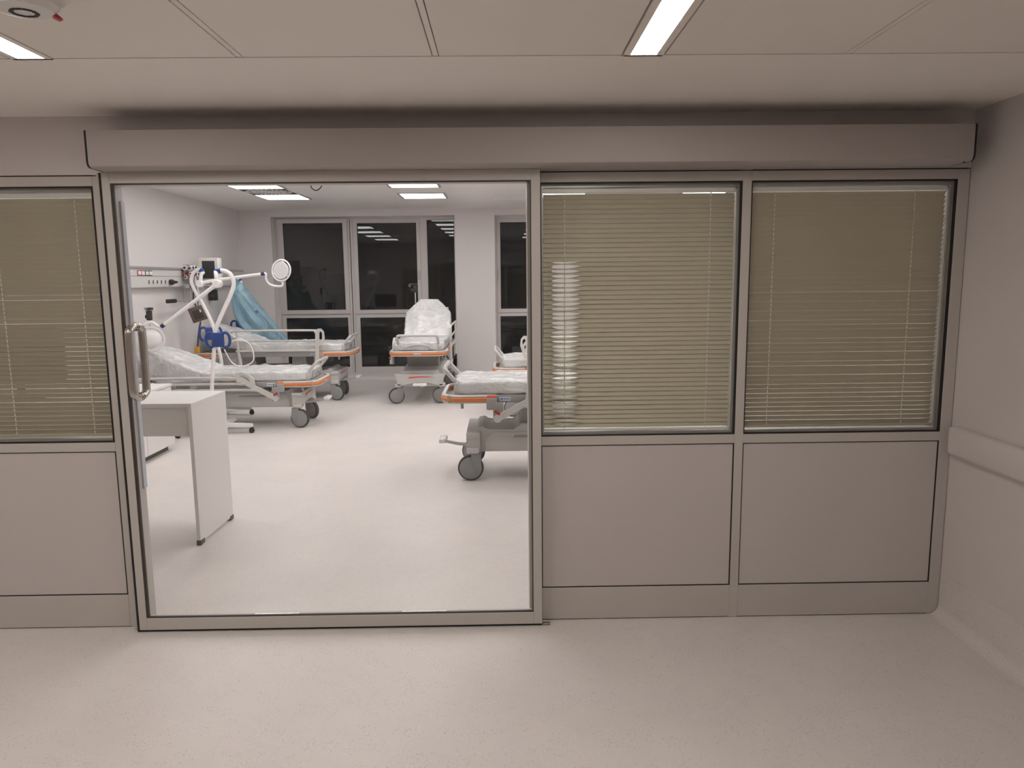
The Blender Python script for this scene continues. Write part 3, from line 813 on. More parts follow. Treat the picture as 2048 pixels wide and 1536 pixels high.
def gurney(name_label, loc, rot, zb, back, rails, seed, casts, iv=None, strap=True):
    g = empty('gurney', loc, rot)
    tag(g, name_label, 'gurney', 'wheeled hospital gurneys')
    # lying frame
    m = MB()
    for s in (-1, 1): m.box(0.06, 1.99, s * 0.322 - 0.016, s * 0.322 + 0.016, zb - 0.032, zb + 0.026, 0.004, 2)
    for x in (0.08, 0.62, 1.22, 1.95): m.box(x, x + 0.05, -0.306, 0.306, zb - 0.025, zb + 0.012)
    m.build('deck_frame', 'bed_grey', g)
    MB().box(0.09, 1.24, -0.300, 0.300, zb + 0.013, zb + 0.022).build('deck_plate', 'bed_tube', g, smooth=False)
    pr = [(0.000, zb - 0.020), (0.016, zb - 0.021), (0.024, zb - 0.012), (0.025, zb + 0.004), (0.018, zb + 0.012), (0.000, zb + 0.012)]
    lip = [(-0.012, zb + 0.013), (0.016, zb + 0.013), (0.019, zb + 0.020), (0.010, zb + 0.030), (-0.012, zb + 0.030)]
    low = [(-0.006, zb - 0.034), (0.014, zb - 0.034), (0.016, zb - 0.022), (-0.006, zb - 0.022)]
    for foot, x0, x1 in ((True, 0.025, 0.40), (False, 1.72, 2.04)):
        bp = MB().sweep(u_path(x0, x1, 0.340, 0.13, foot), pr).build('bumper', 'orange', g)
        MB().sweep(u_path(x0, x1 + (0.03 if foot else 0), 0.340, 0.13, foot), lip).build('bumper_lip', 'bed_light', bp)
        MB().sweep(u_path(x0, x1, 0.340, 0.13, foot), low).build('bumper_base', 'bed_light', bp)
        if foot: MB().box(-0.0015, 0.003, -0.045, 0.045, zb - 0.014, zb + 0.004, 0.001, 1).build('maker_badge', 'bed_tube', bp)
    for s in (-1, 1):
        MB().box(0.36, 0.43, s * 0.352 - 0.016, s * 0.352 + 0.016, zb - 0.03, zb + 0.030, 0.012, 3).build('clamp', 'red_stripe' if s < 0 else 'orange', g)
        MB().box(0.355, 0.435, s * 0.356 - 0.018, s * 0.356 + 0.018, zb - 0.085, zb + 0.012, 0.014, 3).build('clamp_block', 'bed_grey', g)
        st = MB().box(0.455, 0.54, s * 0.3385 - 0.0008, s * 0.3385 + 0.0008, zb - 0.018, zb + 0.012).build('label_plate', 'sticker', g, smooth=False)
        m = MB(); m.lathe([(0.009, -0.0006), (0.009, 0.0006)], (0.472, s * 0.340, zb - 0.003), 'Y', 12)
        for k in range(6): m.box(0.486 + k * 0.008, 0.492 + k * 0.008, s * 0.340 - 0.0006, s * 0.340 + 0.0006, zb - 0.007, zb + 0.002)
        m.build('print', 'ink_blue', st, smooth=False)
    # mattress in its film
    mt = mattress_mesh(zb + 0.024, back).build('mattress', 'mattress', g)
    MBw = mattress_mesh(zb + 0.024, back, 0.006, 0.011, seed, skirt=back > 0.1, fine=3)
    MBw.build('plastic_wrap', 'film', mt)
    if back > 0.1:
        L = 0.70
        bf = MB().box(0.0, L, -0.27, 0.27, -0.024, -0.006, 0.004, 1).build('backrest_frame', 'bed_tube', g)
        bf.location = (1.245, 0, zb + 0.022); bf.rotation_euler = (0, -back, 0)
        m = MB()
        for s in (-1, 1): m.tube([(1.40, s * 0.2, zb), (1.245 + 0.5 * math.cos(back), s * 0.2, zb + 0.5 * math.sin(back))], 0.012, 8)
        m.build('gas_strut', 'bed_tube', g)
    # push handle leaning out over the foot end
    zh = zb + 0.215
    hn = MB().tube([(0.150, -0.250, zb + 0.06), (0.135, -0.250, zb + 0.10), (0.048, -0.247, zh - 0.012), (0.036, -0.225, zh + 0.003), (0.034, -0.19, zh + 0.006), (0.034, 0.19, zh + 0.006), (0.036, 0.225, zh + 0.003), (0.048, 0.247, zh - 0.012), (0.135, 0.250, zb + 0.10), (0.150, 0.250, zb + 0.06)], 0.0165, 12, smooth=4).build('push_handle', 'bed_tube', g)
    for s in (-1, 1):
        MB().prism([(0.108, zb + 0.028), (0.188, zb + 0.028), (0.190, zb + 0.10), (0.172, zb + 0.115), (0.118, zb + 0.115), (0.106, zb + 0.09)], 'Y', s * 0.268 - 0.022, s * 0.268 + 0.022, 0.006).build('socket', 'bed_tube', hn)
    if strap:
        pts = [(0.099, 0.16 * math.cos(a), zb + 0.045 + 0.055 * math.sin(a)) for a in [PI * k / 14 for k in range(15)]]
        MB().tube(pts, 0.007, 8).build('foot_arch', 'bed_tube', g)
    MB().cyl((0.17, -0.33, zb - 0.075), (0.17, -0.33, zb - 0.03), 0.012, n=10).build('accessory_socket', 'bed_grey', g)
    MB().cyl((0.17, 0.33, zb - 0.075), (0.17, 0.33, zb - 0.03), 0.012, n=10).build('accessory_socket', 'bed_grey', g)
    for sd_, stt in rails.items(): side_rail(g, sd_, stt, zb)
    # lifting columns and base
    for x0, x1 in ((0.60, 0.84), (1.26, 1.50)):
        m = MB(); zt = zb - 0.035
        def ringz(hx, hy, z): return [((x0 + x1) / 2 + a * hx, b * hy, z) for a, b in ((-1, -1), (1, -1), (1, 1), (-1, 1))]
        vs = ringz(0.16, 0.25, 0.33) + ringz(0.10, 0.20, 0.45) + ringz(0.085, 0.215, zt)
        m.poly(vs, [(3, 2, 1, 0), (8, 9, 10, 11)] + [(a + l, (a + 1) % 4 + l, (a + 1) % 4 + l + 4, a + l + 4) for l in (0, 4) for a in range(4)])
        m.build('lift_column', 'column', g)
    prf = [(0.245, 0.216), (0.245, 0.325), (0.285, 0.412), (0.330, 0.420), (0.37, 0.385), (0.56, 0.380), (0.62, 0.44), (1.48, 0.44), (1.54, 0.380), (1.73, 0.385), (1.77, 0.420), (1.815, 0.412), (1.855, 0.325), (1.855, 0.216)]
    m = MB(); m.prism(prf, 'Y', -0.235, 0.235, 0.008)
    bc = m.build('base_cover', 'bed_light', g)
    for s in (-1, 1):
        MB().prism([(0.34, 0.222), (1.76, 0.222), (1.76, 0.31), (1.70, 0.372), (0.40, 0.372), (0.34, 0.31)], 'Y', s * 0.236, s * 0.242, 0.002).build('side_skirt', 'bed_tube' if s < 0 else 'bed_tube', bc)
    for xe, sg in ((0.245, -1), (1.855, 1)):
        outl = [(-0.315, 0.380), (0.315, 0.380), (0.31, 0.345), (0.29, 0.335), (0.29, 0.232), (0.23, 0.228), (0.17, 0.252), (0.09, 0.275), (-0.09, 0.275), (-0.17, 0.252), (-0.23, 0.228), (-0.29, 0.232), (-0.29, 0.335), (-0.31, 0.345)]
        m = MB(); m.prism(outl, 'X', xe - 0.050, xe + 0.055, 0.006)
        ep = m.build('end_panel', 'bed_light', g)
        if sg < 0:
            st = [(-0.145, 0.332), (-0.135, 0.345), (0.0, 0.352), (0.10, 0.349), (0.17, 0.338), (0.10, 0.337), (0.0, 0.336), (-0.13, 0.324)]
            MB().prism([(-p[0], p[1]) for p in st], 'X', xe - 0.0525, xe - 0.0495).build('stripe', 'red_stripe', ep, smooth=False)
        m = MB()
        for s in (-1, 1): m.box(xe - 0.05, xe + 0.05, s * 0.275 - 0.04, s * 0.275 + 0.04, 0.215, 0.262, 0.012, 2)
        m.build('castor_mount', 'bed_light', ep)
    pd = MB().tube([(0.25, -0.03, 0.225), (0.12, -0.03, 0.236), (0.0, -0.03, 0.262)], [0.015, 0.014, 0.012], 8).build('brake_pedal', 'bed_tube', g)
    MB().box(-0.035, 0.025, -0.105, 0.065, 0.256, 0.290, 0.010, 3).build('pedal_pad', 'white_plastic', pd)
    for (x, y), rz in zip(((0.255, -0.275), (0.255, 0.275), (1.845, -0.275), (1.845, 0.275)), casts): castor(g, x, y, R_(rz))
    if iv:
        ix, iy, z1 = iv
        ivp = MB().tube([(ix, iy, zb - 0.08), (ix, iy, z1)], 0.009, 10).build('drip_pole', 'bed_tube', g)
        MB().cyl((ix, iy, zb - 0.05), (ix, iy, zb + 0.06), 0.020, n=14).build('pole_socket', 'bed_grey', ivp)
        m = MB(); m.box(ix - 0.024, ix + 0.024, iy - 0.028, iy + 0.028, z1 - 0.125, z1 - 0.02, 0.010, 2); m.box(ix - 0.034, ix + 0.034, iy - 0.036, iy + 0.036, z1 - 0.016, z1 + 0.010, 0.006, 2)
        m.box(ix - 0.02, ix + 0.02, iy + 0.02, iy + 0.065, z1 - 0.105, z1 - 0.065, 0.010, 2)
        m.build('pole_clamp', 'dark', ivp)
        m = MB()
        for s in (-1, 1): m.tube([(ix, iy, z1 - 0.002), (ix, iy + s * 0.06, z1 + 0.002), (ix, iy + s * 0.088, z1 - 0.006), (ix, iy + s * 0.088, z1 - 0.035), (ix, iy + s * 0.070, z1 - 0.035), (ix, iy + s * 0.070, z1 - 0.016)], 0.003, 6, smooth=3)
        m.build('drip_hook', 'bed_tube', ivp)
    return g

GA = gurney('low gurney in front of the left wall with film-wrapped mattress and folded-down side rail', (-1.935, 4.88, 0), PI, 0.478, R_(22), {1: 'down', -1: 'down'}, 1, (140, 170, 10, -30), iv=(1.80, 0.16, 1.28))
gurney('gurney with raised side rail standing before the leftmost window section', (-1.935, 6.68, 0), PI, 0.615, R_(21), {1: 'up', -1: 'down'}, 2, (125, 165, 10, 40))
gurney('gurney seen from its foot end with steeply raised film-wrapped backrest', (-1.032, 5.82, 0), PI / 2, 0.655, R_(44), {-1: 'up', 1: 'down'}, 3, (75, 110, 60, 80), iv=(2.02, 0.235, 1.49))
gurney('far right gurney under the second window, half hidden by the door frame', (-0.105, 5.35, 0), 0.0, 0.535, R_(10), {-1: 'up', 1: 'up'}, 4, (170, 150, 20, 30))
gurney('nearest gurney at the right edge of the door glass with folded-down rail', (-0.475, 2.68, 0), 0.0, 0.652, R_(15), {-1: 'down', 1: 'down'}, 5, (178, 160, 170, 10), strap=False)

# loose film hanging off the raised head end of the low gurney
lf = MB(); rows = []
for i in range(15):
    t = i / 14
    x = -3.16 - 0.68 * t; top = 0.588 + 0.27 * t
    row = []
    for j in range(9):
        v = j / 8
        drop = (0.10 + 0.17 * math.sin(PI * min(1, t * 1.05))) * v
        n_ = noise.noise(Vector((x * 6, v * 3, 2.0)))
        row.append((x + 0.06 * v * math.sin(7 * t), 4.562 - 0.020 * v - 0.014 * n_ * v + 0.012 * math.sin(t * 22) * v, top - drop))
    rows.append(row)
n = 9
allv = [(-(p[0] + 1.935), -(p[1] - 4.88), p[2]) for r in rows for p in r]
off = len(allv)
allv2 = allv + [(p[0], p[1] - 0.0012, p[2]) for p in allv]
fc = [(i * n + j, i * n + j + 1, (i + 1) * n + j + 1, (i + 1) * n + j) for i in range(14) for j in range(8)]
lf.poly(allv2, fc + [tuple(k + off for k in reversed(f)) for f in fc])
lo = lf.build('loose_film', 'flap', GA); lo['label'] = 'loose clear plastic film hanging off the head end'

# =================================================================== EXAMINATION LAMPS
def lamp(label, base, tube, handle, sleeve, joint, arm, hook, head, hnormal, legs, hand_rot=0.0):
    bx, by = base
    r = tag(empty('examination_lamp', (bx, by, 0)), label, 'lamp', 'examination lamps on castors')
    L = lambda p: (p[0] - bx, p[1] - by, p[2])
    MB().lathe([(0.055, 0.075), (0.06, 0.085), (0.055, 0.125), (0.03, 0.14)], (0, 0, 0), 'Z', 22).build('hub', 'lamp_white', r)
    for (ang, ln) in legs:
        c, s = math.cos(R_(ang)), math.sin(R_(ang))
        mt = Matrix.Rotation(R_(ang), 4, 'Z')
        m = MB()
        vs = [(0.03, -0.035, 0.070), (0.03, 0.035, 0.070), (0.03, 0.035, 0.120), (0.03, -0.035, 0.120), (ln, -0.022, 0.062), (ln, 0.022, 0.062), (ln, 0.022, 0.100), (ln, -0.022, 0.100)]
        m.poly([mt @ Vector(v) for v in vs], [(0, 1, 2, 3), (7, 6, 5, 4), (0, 4, 5, 1), (1, 5, 6, 2), (2, 6, 7, 3), (3, 7, 4, 0)])
        bmesh.ops.bevel(m.bm, geom=m.bm.edges[:], offset=0.006, segments=2, affect='EDGES')
        lg = m.build('base_leg', 'lamp_white', r)
        w = MB()
        w.lathe([(0.022, -0.012), (0.027, -0.009), (0.027, 0.009), (0.022, 0.012)], (ln * c - 0.012 * c, ln * s - 0.012 * s, 0.0275), 'Y', 18, mtx=None)
        w.box(-0.018, 0.018, -0.014, 0.014, 0.036, 0.064, 0.004, 2, mtx=Matrix.Translation((ln * c - 0.012 * c, ln * s - 0.012 * s, 0)))
        w.build('castor', 'dark', lg)
    MB().tube([L(p) for p in tube], 0.0205, 14, smooth=7).build('pole', 'lamp_white', r)
    # blue grab handle: plate with two bowed grips
    m = MB(); hx, hy, hz = L(handle)
    mt = Matrix.Translation((hx, hy, hz)) @ Matrix.Rotation(hand_rot, 4, 'Z')
    m.box(-0.056, 0.056, -0.030, 0.030, -0.072, 0.072, 0.008, 2, mtx=mt)
    hb = m.build('grab_handle', 'blue', r)
    for s in (-1, 1):
        pts = [(s * 0.05, 0, 0.066), (s * 0.085, 0, 0.072), (s * 0.112, 0, 0.045), (s * 0.120, 0, 0.0), (s * 0.112, 0, -0.048), (s * 0.085, 0, -0.076), (s * 0.05, 0, -0.070)]
        MB().tube([mt @ Vector(p) for p in pts], 0.0145, 10, smooth=4).build('grip', 'blue', hb)
    sl = [L(p) for p in sleeve]
    MB().tube(sl, 0.0255, 14).build('sleeve', 'blue', r)
    jx, jy, jz = L(joint)
    m = MB().tube([sl[-1], ((sl[-1][0] * 0.4 + jx * 0.6), jy, sl[-1][2] * 0.75 + jz * 0.25), (jx, jy, jz)], 0.021, 12, smooth=3)
    m.build('elbow', 'lamp_white', r)
    MB().lathe([(0.034, -0.045), (0.041, -0.038), (0.041, 0.038), (0.034, 0.045)], (jx, jy, jz), 'Y', 24).build('joint', 'lamp_white', r)
    ar = [L(p) for p in arm]
    MB().tube(ar, [0.020, 0.0165], 12).build('arm', 'lamp_white', r)
    e = Vector(ar[-1]); dd = (Vector(ar[-1]) - Vector(ar[-2])).normalized()
    MB().tube([e - dd * 0.005, e + dd * 0.032], 0.0205, 14).build('end_sleeve', 'navy', r)
    MB().tube([L(p) for p in hook], 0.0125, 12, smooth=6).build('hook', 'lamp_white', r)
    # lamp head: shallow dish, lens and a grip ring
    hd = empty('lamp_head', L(head)); hd.parent = r
    q = Vector(hnormal).normalized().to_track_quat('Z', 'Y'); hd.rotation_mode = 'QUATERNION'; hd.rotation_quaternion = q
    MB().lathe([(0.040, -0.055), (0.075, -0.042), (0.096, -0.012), (0.099, 0.010), (0.094, 0.016), (0.090, 0.014)], (0, 0, 0), 'Z', 40).build('dish', 'lamp_white', hd)
    m = MB().lathe([(0.089, 0.010), (0.089, 0.0145), (0.02, 0.017)], (0, 0, 0), 'Z', 40)
    m.build('lens', 'lens', hd)
    m = MB()
    for rr, k in ((0.025, 4), (0.052, 9), (0.075, 13)):
        for j in range(k):
            a = 2 * PI * j / k
            m.lathe([(0.0055, 0.0165), (0.0045, 0.0190)], (rr * math.cos(a), rr * math.sin(a), 0), 'Z', 8)
    m.build('light_dots', 'white_plastic', hd)
    MB().tube([(0.121 * math.cos(2 * PI * k / 40), 0.121 * math.sin(2 * PI * k / 40), 0.0) for k in range(40)], 0.0095, 8, closed=True).build('grip_ring', 'lamp_white', hd)
    m = MB()
    for a in (80, 200, 320):
        c, s = math.cos(R_(a)), math.sin(R_(a)); m.tube([(0.09 * c, 0.09 * s, 0), (0.121 * c, 0.121 * s, 0)], 0.008, 8)
    m.build('ring_stay', 'lamp_white', hd)
    return r
y = 4.30
lamp('examination lamp before the low gurney, its arm reaching down left towards the door handle', (-2.98, 4.32),
     [(-2.98, 4.32, 0.12), (-2.96, y, 0.485), (-2.915, y, 0.84), (-2.884, y, 1.06), (-2.80, y, 1.25), (-2.715, y, 1.41), (-2.672, y, 1.53), (-2.695, y, 1.62), (-2.755, y, 1.660), (-2.81, y, 1.662)],
     (-2.862, y - 0.012, 0.972), [(-2.790, y, 1.662), (-2.842, y, 1.652)], (-2.822, y - 0.03, 1.533),
     [(-2.84, y - 0.03, 1.522), (-3.385, y - 0.03, 1.130)],
     [(-3.405, y - 0.03, 1.118), (-3.44, y - 0.03, 1.118), (-3.49, y - 0.03, 1.155), (-3.55, y - 0.03, 1.150), (-3.61, y - 0.03, 1.105), (-3.64, y - 0.03, 1.05)],
     (-3.535, y, 0.985), (-0.25, 0.93, 0.1), ((2, 0.40), (74, 0.36), (146, 0.36), (218, 0.36), (290, 0.36)))
y = 5.47
lamp('examination lamp behind the low gurney, its round head held out in front of the window', (-3.33, 5.47),
     [(-3.33, y, 0.12), (-3.295, y, 0.50), (-3.295, y, 0.66), (-3.335, y, 0.90), (-3.372, y, 1.08), (-3.458, y, 1.29), (-3.545, y, 1.462), (-3.575, y, 1.565), (-3.545, y, 1.655), (-3.48, y, 1.694), (-3.44, y, 1.682)],
     (-3.395, y, 0.955), [(-3.465, y, 1.690), (-3.425, y, 1.668)], (-3.466, y - 0.02, 1.532),
     [(-3.44, y - 0.02, 1.545), (-3.237, y - 0.02, 1.578), (-2.755, y - 0.02, 1.637)],
     [(-2.735, y - 0.02, 1.640), (-2.705, y - 0.02, 1.640), (-2.708, y - 0.02, 1.585), (-2.68, y - 0.02, 1.528), (-2.62, y - 0.02, 1.500), (-2.53, y - 0.02, 1.498), (-2.52, y - 0.02, 1.545)],
     (-2.527, y - 0.02, 1.676), (-0.30, -0.93, 0.10), ((-10, 0.40), (62, 0.36), (134, 0.36), (206, 0.36), (278, 0.34)), hand_rot=0.5)
y = 7.30
lamp('examination lamp covered by a blue plastic bag near the corner of the ward', (-3.66, 7.30),
     [(-3.66, y, 0.12), (-3.66, y, 0.50), (-3.675, y, 0.92), (-3.69, y, 1.20), (-3.72, y, 1.40), (-3.74, y, 1.50), (-3.72, y, 1.565), (-3.68, y, 1.580), (-3.65, y, 1.57)],
     (-3.690, y, 0.935), [(-3.665, y, 1.575), (-3.635, y, 1.556)], (-3.64, y - 0.02, 1.47),
     [(-3.66, y - 0.02, 1.44), (-3.44, y - 0.02, 1.14)],
     [(-3.43, y - 0.02, 1.12), (-3.41, y - 0.02, 1.10), (-3.385, y - 0.02, 1.04), (-3.39, y - 0.02, 0.98)],
     (-3.42, y - 0.02, 0.92), (-0.3, -0.93, 0.1), ((0, 0.36), (72, 0.36), (144, 0.28), (216, 0.28), (288, 0.36)), hand_rot=0.4)

# blue film bag drawn over the third lamp
m = MB(); st = []
A, B = Vector((-3.680, 7.22, 1.615)), Vector((-2.985, 7.22, 0.70))
ax = (B - A).normalized(); perp = Vector((ax.z, 0, -ax.x))     # points down-left of the bag
if perp.x > 0: perp = -perp
prof = [(0.0, 0.03, 0.04), (0.04, 0.075, 0.065), (0.15, 0.125, 0.085), (0.32, 0.185, 0.10), (0.5, 0.215, 0.105), (0.7, 0.205, 0.10), (0.86, 0.17, 0.09), (1.0, 0.14, 0.07)]
NS, NR = 34, 40
for i in range(NS + 1):
    t = i / NS
    for (a, b) in zip(prof, prof[1:]):
        if a[0] <= t <= b[0]:
            f = (t - a[0]) / (b[0] - a[0]); w = a[1] + (b[1] - a[1]) * f; d_ = a[2] + (b[2] - a[2]) * f; break
    c = A + (B - A) * t + perp * (w * 0.93)
    rg = []
    for k in range(NR):
        a = 2 * PI * k / NR
        pl = 1 + 0.22 * math.sin(7 * a + 2.0 * t) + 0.30 * noise.noise(Vector((math.cos(a) * 2.5, math.sin(a) * 2.5, t * 3.0)))
        q = c + perp * (w * math.cos(a) * (1 + 0.03 * (pl - 1))) + Vector((0, 1, 0)) * (d_ * math.sin(a) * (pl + 0.25 * math.sin(3 * a + 5 * t)))
        if math.cos(a) > 0.5: q = q + Vector((0, 0, -1)) * 0.02 * noise.noise(Vector((t * 9, 3, a)))
        rg.append(m.bm.verts.new(q))
    st.append(rg)
for P_, Q_ in zip(st, st[1:]):
    for k in range(NR): m.bm.faces.new((P_[k], P_[(k + 1) % NR], Q_[(k + 1) % NR], Q_[k]))
m.bm.faces.new(st[0][::-1])
tag(m.build('plastic_bag', 'blue_film'), 'crinkled blue see-through plastic bag pulled over a lamp by the window', 'plastic bag')

# =================================================================== DESK, CABINET, MONITOR BEHIND THE BLIND
dk = tag(empty('desk', (-2.545, 1.315, 0), R_(-1.5)), 'white laminate desk with grey corner feet just inside the glass door', 'desk')
H_ = 0.855
MB().box(-0.75, 0.75, -0.252, 0.252, H_ - 0.022, H_, 0.001, 1).build('desk_top', 'desk', dk)
for s in (-1, 1):
    sp = MB().box(s * 0.739 - 0.011, s * 0.739 + 0.011, -0.250, 0.250, 0.018, H_ - 0.0225, 0.001, 1).build('side_panel', 'desk', dk)
    for yy in (-0.225, 0.225):
        MB().box(s * 0.739 - 0.014, s * 0.739 + 0.014, yy - 0.030, yy + 0.030, 0.0, 0.030, 0.004, 2).build('foot', 'foot_grey', sp)
MB().box(-0.728, 0.728, -0.215, -0.197, 0.655, H_ - 0.0225, 0.001, 1).build('apron_panel', 'desk', dk)
cb = tag(empty('low_cabinet', (-3.42, 3.10, 0)), 'low white cabinet seen beneath and beyond the white desk', 'cabinet')
MB().box(-0.33, 0.33, -0.54, 0.545, 0.055, 0.595, 0.002, 1).build('body', 'desk', cb)
MB().box(-0.345, 0.345, -0.555, 0.560, 0.596, 0.620, 0.002, 1).build('cabinet_top', 'desk', cb)
MB().box(-0.29, 0.290, -0.50, 0.505, 0.0, 0.054).build('plinth', 'foot_grey', cb, smooth=False)
for k in range(2):
    MB().box(0.331, 0.347, -0.53 + k * 0.535, -0.003 + k * 0.535, 0.060, 0.588, 0.002, 1).build('cabinet_door', 'desk', cb)
mo = tag(empty('computer_monitor', (-2.93, 1.32, H_)), 'dark computer monitor on the white desk, showing only through the left blind', 'monitor')
MB().box(-0.27, 0.27, -0.012, 0.018, 0.115, 0.435, 0.006, 2).build('housing', 'dark', mo)
MB().box(-0.258, 0.258, 0.0182, 0.0196, 0.130, 0.423).build('display', 'screen', mo, smooth=False)
MB().box(-0.022, 0.022, -0.03, -0.012, 0.01, 0.25, 0.004, 2).build('stand_neck', 'dark', mo)
MB().box(-0.12, 0.12, -0.09, 0.10, 0.0, 0.012, 0.004, 2).build('stand_foot', 'dark', mo)

# =================================================================== BEDHEAD SUPPLY DUCT ON THE LEFT WALL
hx = XL + 0.075
du = tag(empty('supply_duct', (XL, 6.35, 1.62)), 'long grey bedhead supply duct with sockets along the left wall', 'supply duct')
MB().prism([(0.001, -0.125), (0.068, -0.125), (0.075, -0.118), (0.075, 0.0), (0.001, 0.0)], 'Y', -1.95, 1.86).build('lower_channel', 'duct', du)
MB().prism([(0.001, 0.004), (0.075, 0.004), (0.075, 0.078), (0.001, 0.078)], 'Y', -1.95, 1.86).build('upper_channel', 'duct', du)
MB().box(0.001, 0.073, -1.95, 1.86, -0.0002, 0.0042).build('groove', 'gap', du, smooth=False)
MB().prism([(0.001, 0.0785), (0.084, 0.0785), (0.092, 0.092), (0.092, 0.104), (0.070, 0.112), (0.001, 0.112)], 'Y', -1.96, 1.87).build('light_rail', 'alu', du)
def socket_pair(yc, z, frame):
    s = MB().box(0.0755, 0.080, yc - 0.083, yc + 0.083, z - 0.028, z + 0.028, 0.002, 1).build('socket', frame, du)
    for k in (-1, 1):
        MB().box(0.0802, 0.084, yc + k * 0.042 - 0.034, yc + k * 0.042 + 0.034, z - 0.020, z + 0.020, 0.002, 1).build('rocker', 'white_plastic', s)
socket_pair(-1.342, 0.036, 'red'); socket_pair(-1.168, 0.036, 'dark'); socket_pair(-0.225, 0.036, 'red'); socket_pair(0.98, 0.036, 'red')
for k in range(5):
    o = MB().lathe([(0.026, 0.0752), (0.026, 0.079), (0.022, 0.079)], (0, -1.182 + k * 0.102, -0.062), 'X', 20).build('outlet', 'white_plastic', du)
    MB().box(0.0792, 0.0815, -1.182 + k * 0.102 - 0.010, -1.182 + k * 0.102 + 0.010, -0.082, -0.042, 0.003, 1).build('outlet_slot', 'dark', o)
pl = tag(MB().lathe([(0.032, 0.0), (0.034, 0.03), (0.020, 0.05), (0.010, 0.09)], (0, 0, 0), 'X', 20).build('plug', 'dark'), 'black round plug in the last outlet of the supply duct', 'plug')
pl.location = (XL + 0.0815, 6.35 - 0.655, 1.62 - 0.066)

# patient monitor on its bracket
pm = tag(empty('patient_monitor', (-3.755, 6.52, 1.576)), 'white upright patient monitor with a dark screen above the low gurney', 'monitor')
MB().box(-0.145, 0.120, -0.03, 0.10, 0.0, 0.285, 0.016, 3).build('housing', 'white_plastic', pm)
MB().box(-0.090, 0.072, -0.0325, -0.0295, 0.018, 0.245, 0.002, 1).build('display', 'screen', pm)
MB().box(-0.13, -0.02, 0.02, 0.07, -0.06, 0.0).box(-0.105, -0.09, 0.02, 0.07, -0.06, -0.02).build('bracket', 'alu', pm)

# gas manifold with valves, hoses and a black lever
gm = tag(empty('gas_manifold', (XL + 0.115, 6.20, 1.60)), 'cluster of gas valves and hoses on the supply duct left of the patient monitor', 'gas valves')
MB().box(-0.018, 0.055, -0.16, 0.12, -0.02, 0.165, 0.010, 2).build('valve_block', 'grey_tube', gm)
for k, (yy, zz, mm) in enumerate(((-0.11, 0.13, 'white_plastic'), (-0.02, 0.135, 'duct'), (0.05, 0.12, 'white_plastic'), (-0.10, 0.05, 'duct'), (-0.03, 0.055, 'red'), (0.05, 0.05, 'white_plastic'))):
    v = MB().lathe([(0.032, 0.055), (0.032, 0.075), (0.020, 0.082)], (0, yy, zz), 'X', 20).build('valve', mm, gm)
    MB().lathe([(0.012, 0.083), (0.012, 0.094)], (0, yy, zz), 'X', 14).build('valve_knob', 'dark', v)
for k, (xx, zz, rr, mm) in enumerate(((0.0, 0.128, 0.030, 'white_plastic'), (0.058, 0.120, 0.028, 'duct'), (0.026, 0.062, 0.026, 'red'), (0.070, 0.055, 0.024, 'white_plastic'), (0.0, 0.012, 0.022, 'duct'))):
    v = MB().lathe([(rr, -0.185), (rr, -0.162), (rr * 0.9, -0.160)], (xx + 0.014, 0, zz), 'Y', 18).build('dial', mm, gm)
    MB().lathe([(rr * 0.45, -0.196), (rr * 0.5, -0.186)], (xx + 0.014, 0, zz), 'Y', 12).build('dial_knob', 'dark', v)
MB().box(-0.02, 0.05, -0.22, 0.30, -0.110, -0.085, 0.004, 1).build('equipment_rail', 'dark', gm)
for yy in (-0.20, 0.05):
    MB().lathe([(0.035, -0.30), (0.042, -0.28), (0.042, -0.12), (0.025, -0.10)], (0.02, yy, 0.0), 'Z', 18).build('suction_jar', 'clear_plastic', gm)
    MB().lathe([(0.045, -0.12), (0.045, -0.085), (0.020, -0.07)], (0.02, yy, 0.0), 'Z', 18).build('jar_lid', 'grey_tube', gm)
MB().tube([(0.02, -0.22, -0.275), (0.02, -0.40, -0.27), (0.02, -0.52, -0.265)], 0.010, 8).build('lever_rod', 'alu', gm)
MB().box(0.0, 0.04, -0.745, -0.52, -0.290, -0.242, 0.012, 3).build('lever_grip', 'dark', gm)
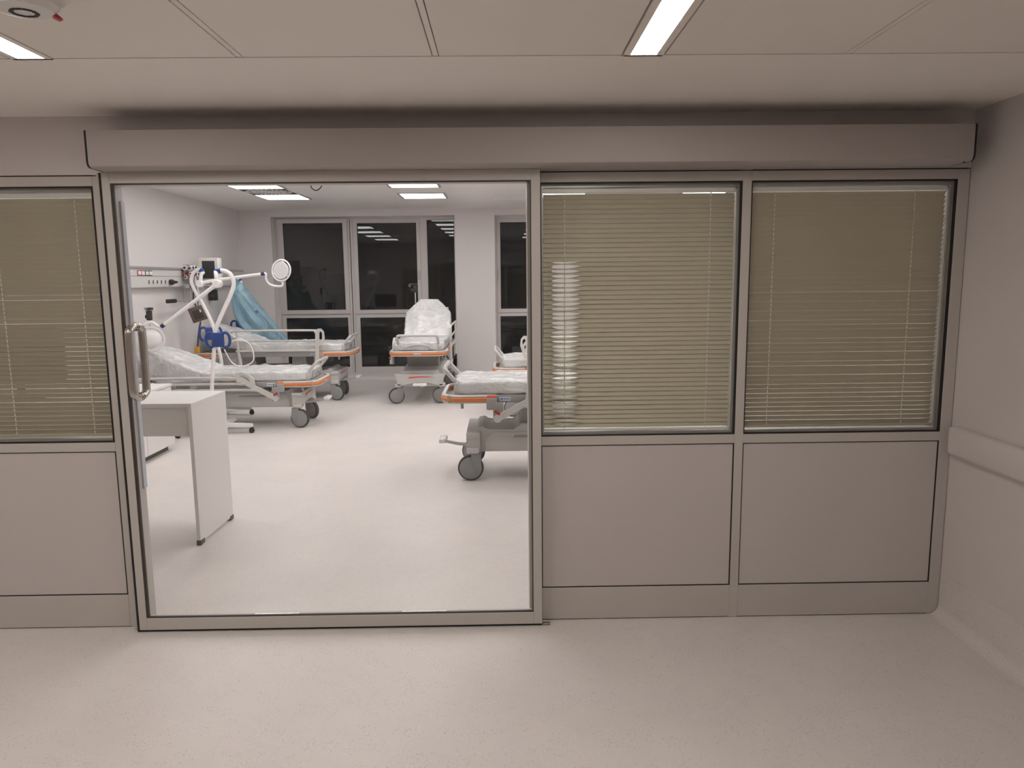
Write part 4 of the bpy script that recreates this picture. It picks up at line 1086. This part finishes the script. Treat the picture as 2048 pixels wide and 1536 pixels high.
for q, (y0, sw, zl, mm) in enumerate(((-0.06, 0.03, -0.80, 'grey_tube'), (-0.11, -0.03, -0.86, 'dark'), (0.0, 0.05, -0.62, 'white_plastic'))):
    MB().tube([(0.06, y0, 0.02), (0.10, y0 - 0.06, -0.10), (0.09, y0 - 0.02 + sw, -0.28), (0.10, y0 + 0.06 - sw, -0.48), (0.09, y0 + 0.03, -0.66), (0.08, y0 - 0.02, zl)], 0.0085, 8, smooth=6).build('hose', mm, gm)
MB().box(0.05, 0.10, -0.17, -0.09, -0.93, -0.85, 0.012, 2).build('hose_end', 'yellow', gm)

bx_ = tag(empty('hand_unit', (XL + 0.27, 5.98, 1.165)), 'tilted brown square hand unit hanging under the gas valves', 'hand unit')
m = MB(); mt = Matrix.Rotation(R_(90), 4, 'Z') @ Matrix.Rotation(R_(18), 4, 'Y')
mt = Matrix.Rotation(R_(18), 4, 'Z') @ Matrix.Rotation(R_(-18), 4, 'Y')
m.box(-0.092, 0.092, -0.025, 0.025, -0.092, 0.092, 0.006, 2, mtx=mt); m.build('case', 'brown', bx_)
m = MB(); m.box(-0.055, 0.055, -0.029, -0.0252, -0.06, 0.05, 0.002, 1, mtx=mt); m.build('face_plate', 'brown_gasket', bx_)
m = MB(); m.box(0.030, 0.048, -0.0315, -0.0292, 0.010, 0.045, mtx=mt); m.build('badge', 'sticker', bx_, smooth=False)
MB().tube([(0.0, 0.0, 0.08), (0.005, 0.0, 0.20), (0.0, 0.0, 0.335)], 0.003, 6).build('hanging_cord', 'dark', bx_)

kc = tag(empty('rail_clamp', (XL + 0.06, 7.05, 1.375)), 'black clamp with a round knob on the wall right of the hand unit', 'clamp')
MB().box(-0.06, 0.05, -0.035, 0.045, -0.075, 0.075, 0.012, 2).build('jaw', 'dark', kc)
MB().lathe([(0.020, 0.0), (0.034, 0.01), (0.034, 0.04), (0.02, 0.05)], (0.01, -0.10, -0.01), 'Y', 16).build('knob', 'dark', kc)

# spare cable coiled from the front lamp over the low gurney
tag(MB().tube([(-2.87, 4.46, 0.86), (-2.80, 4.47, 0.72), (-2.70, 4.47, 0.68), (-2.58, 4.47, 0.74), (-2.60, 4.47, 0.90), (-2.70, 4.47, 0.955), (-2.80, 4.46, 0.94)], 0.006, 8, smooth=8)
    .build('lamp_cable', 'cord'), 'white cable looping from the blue handle over the low gurney', 'cable')
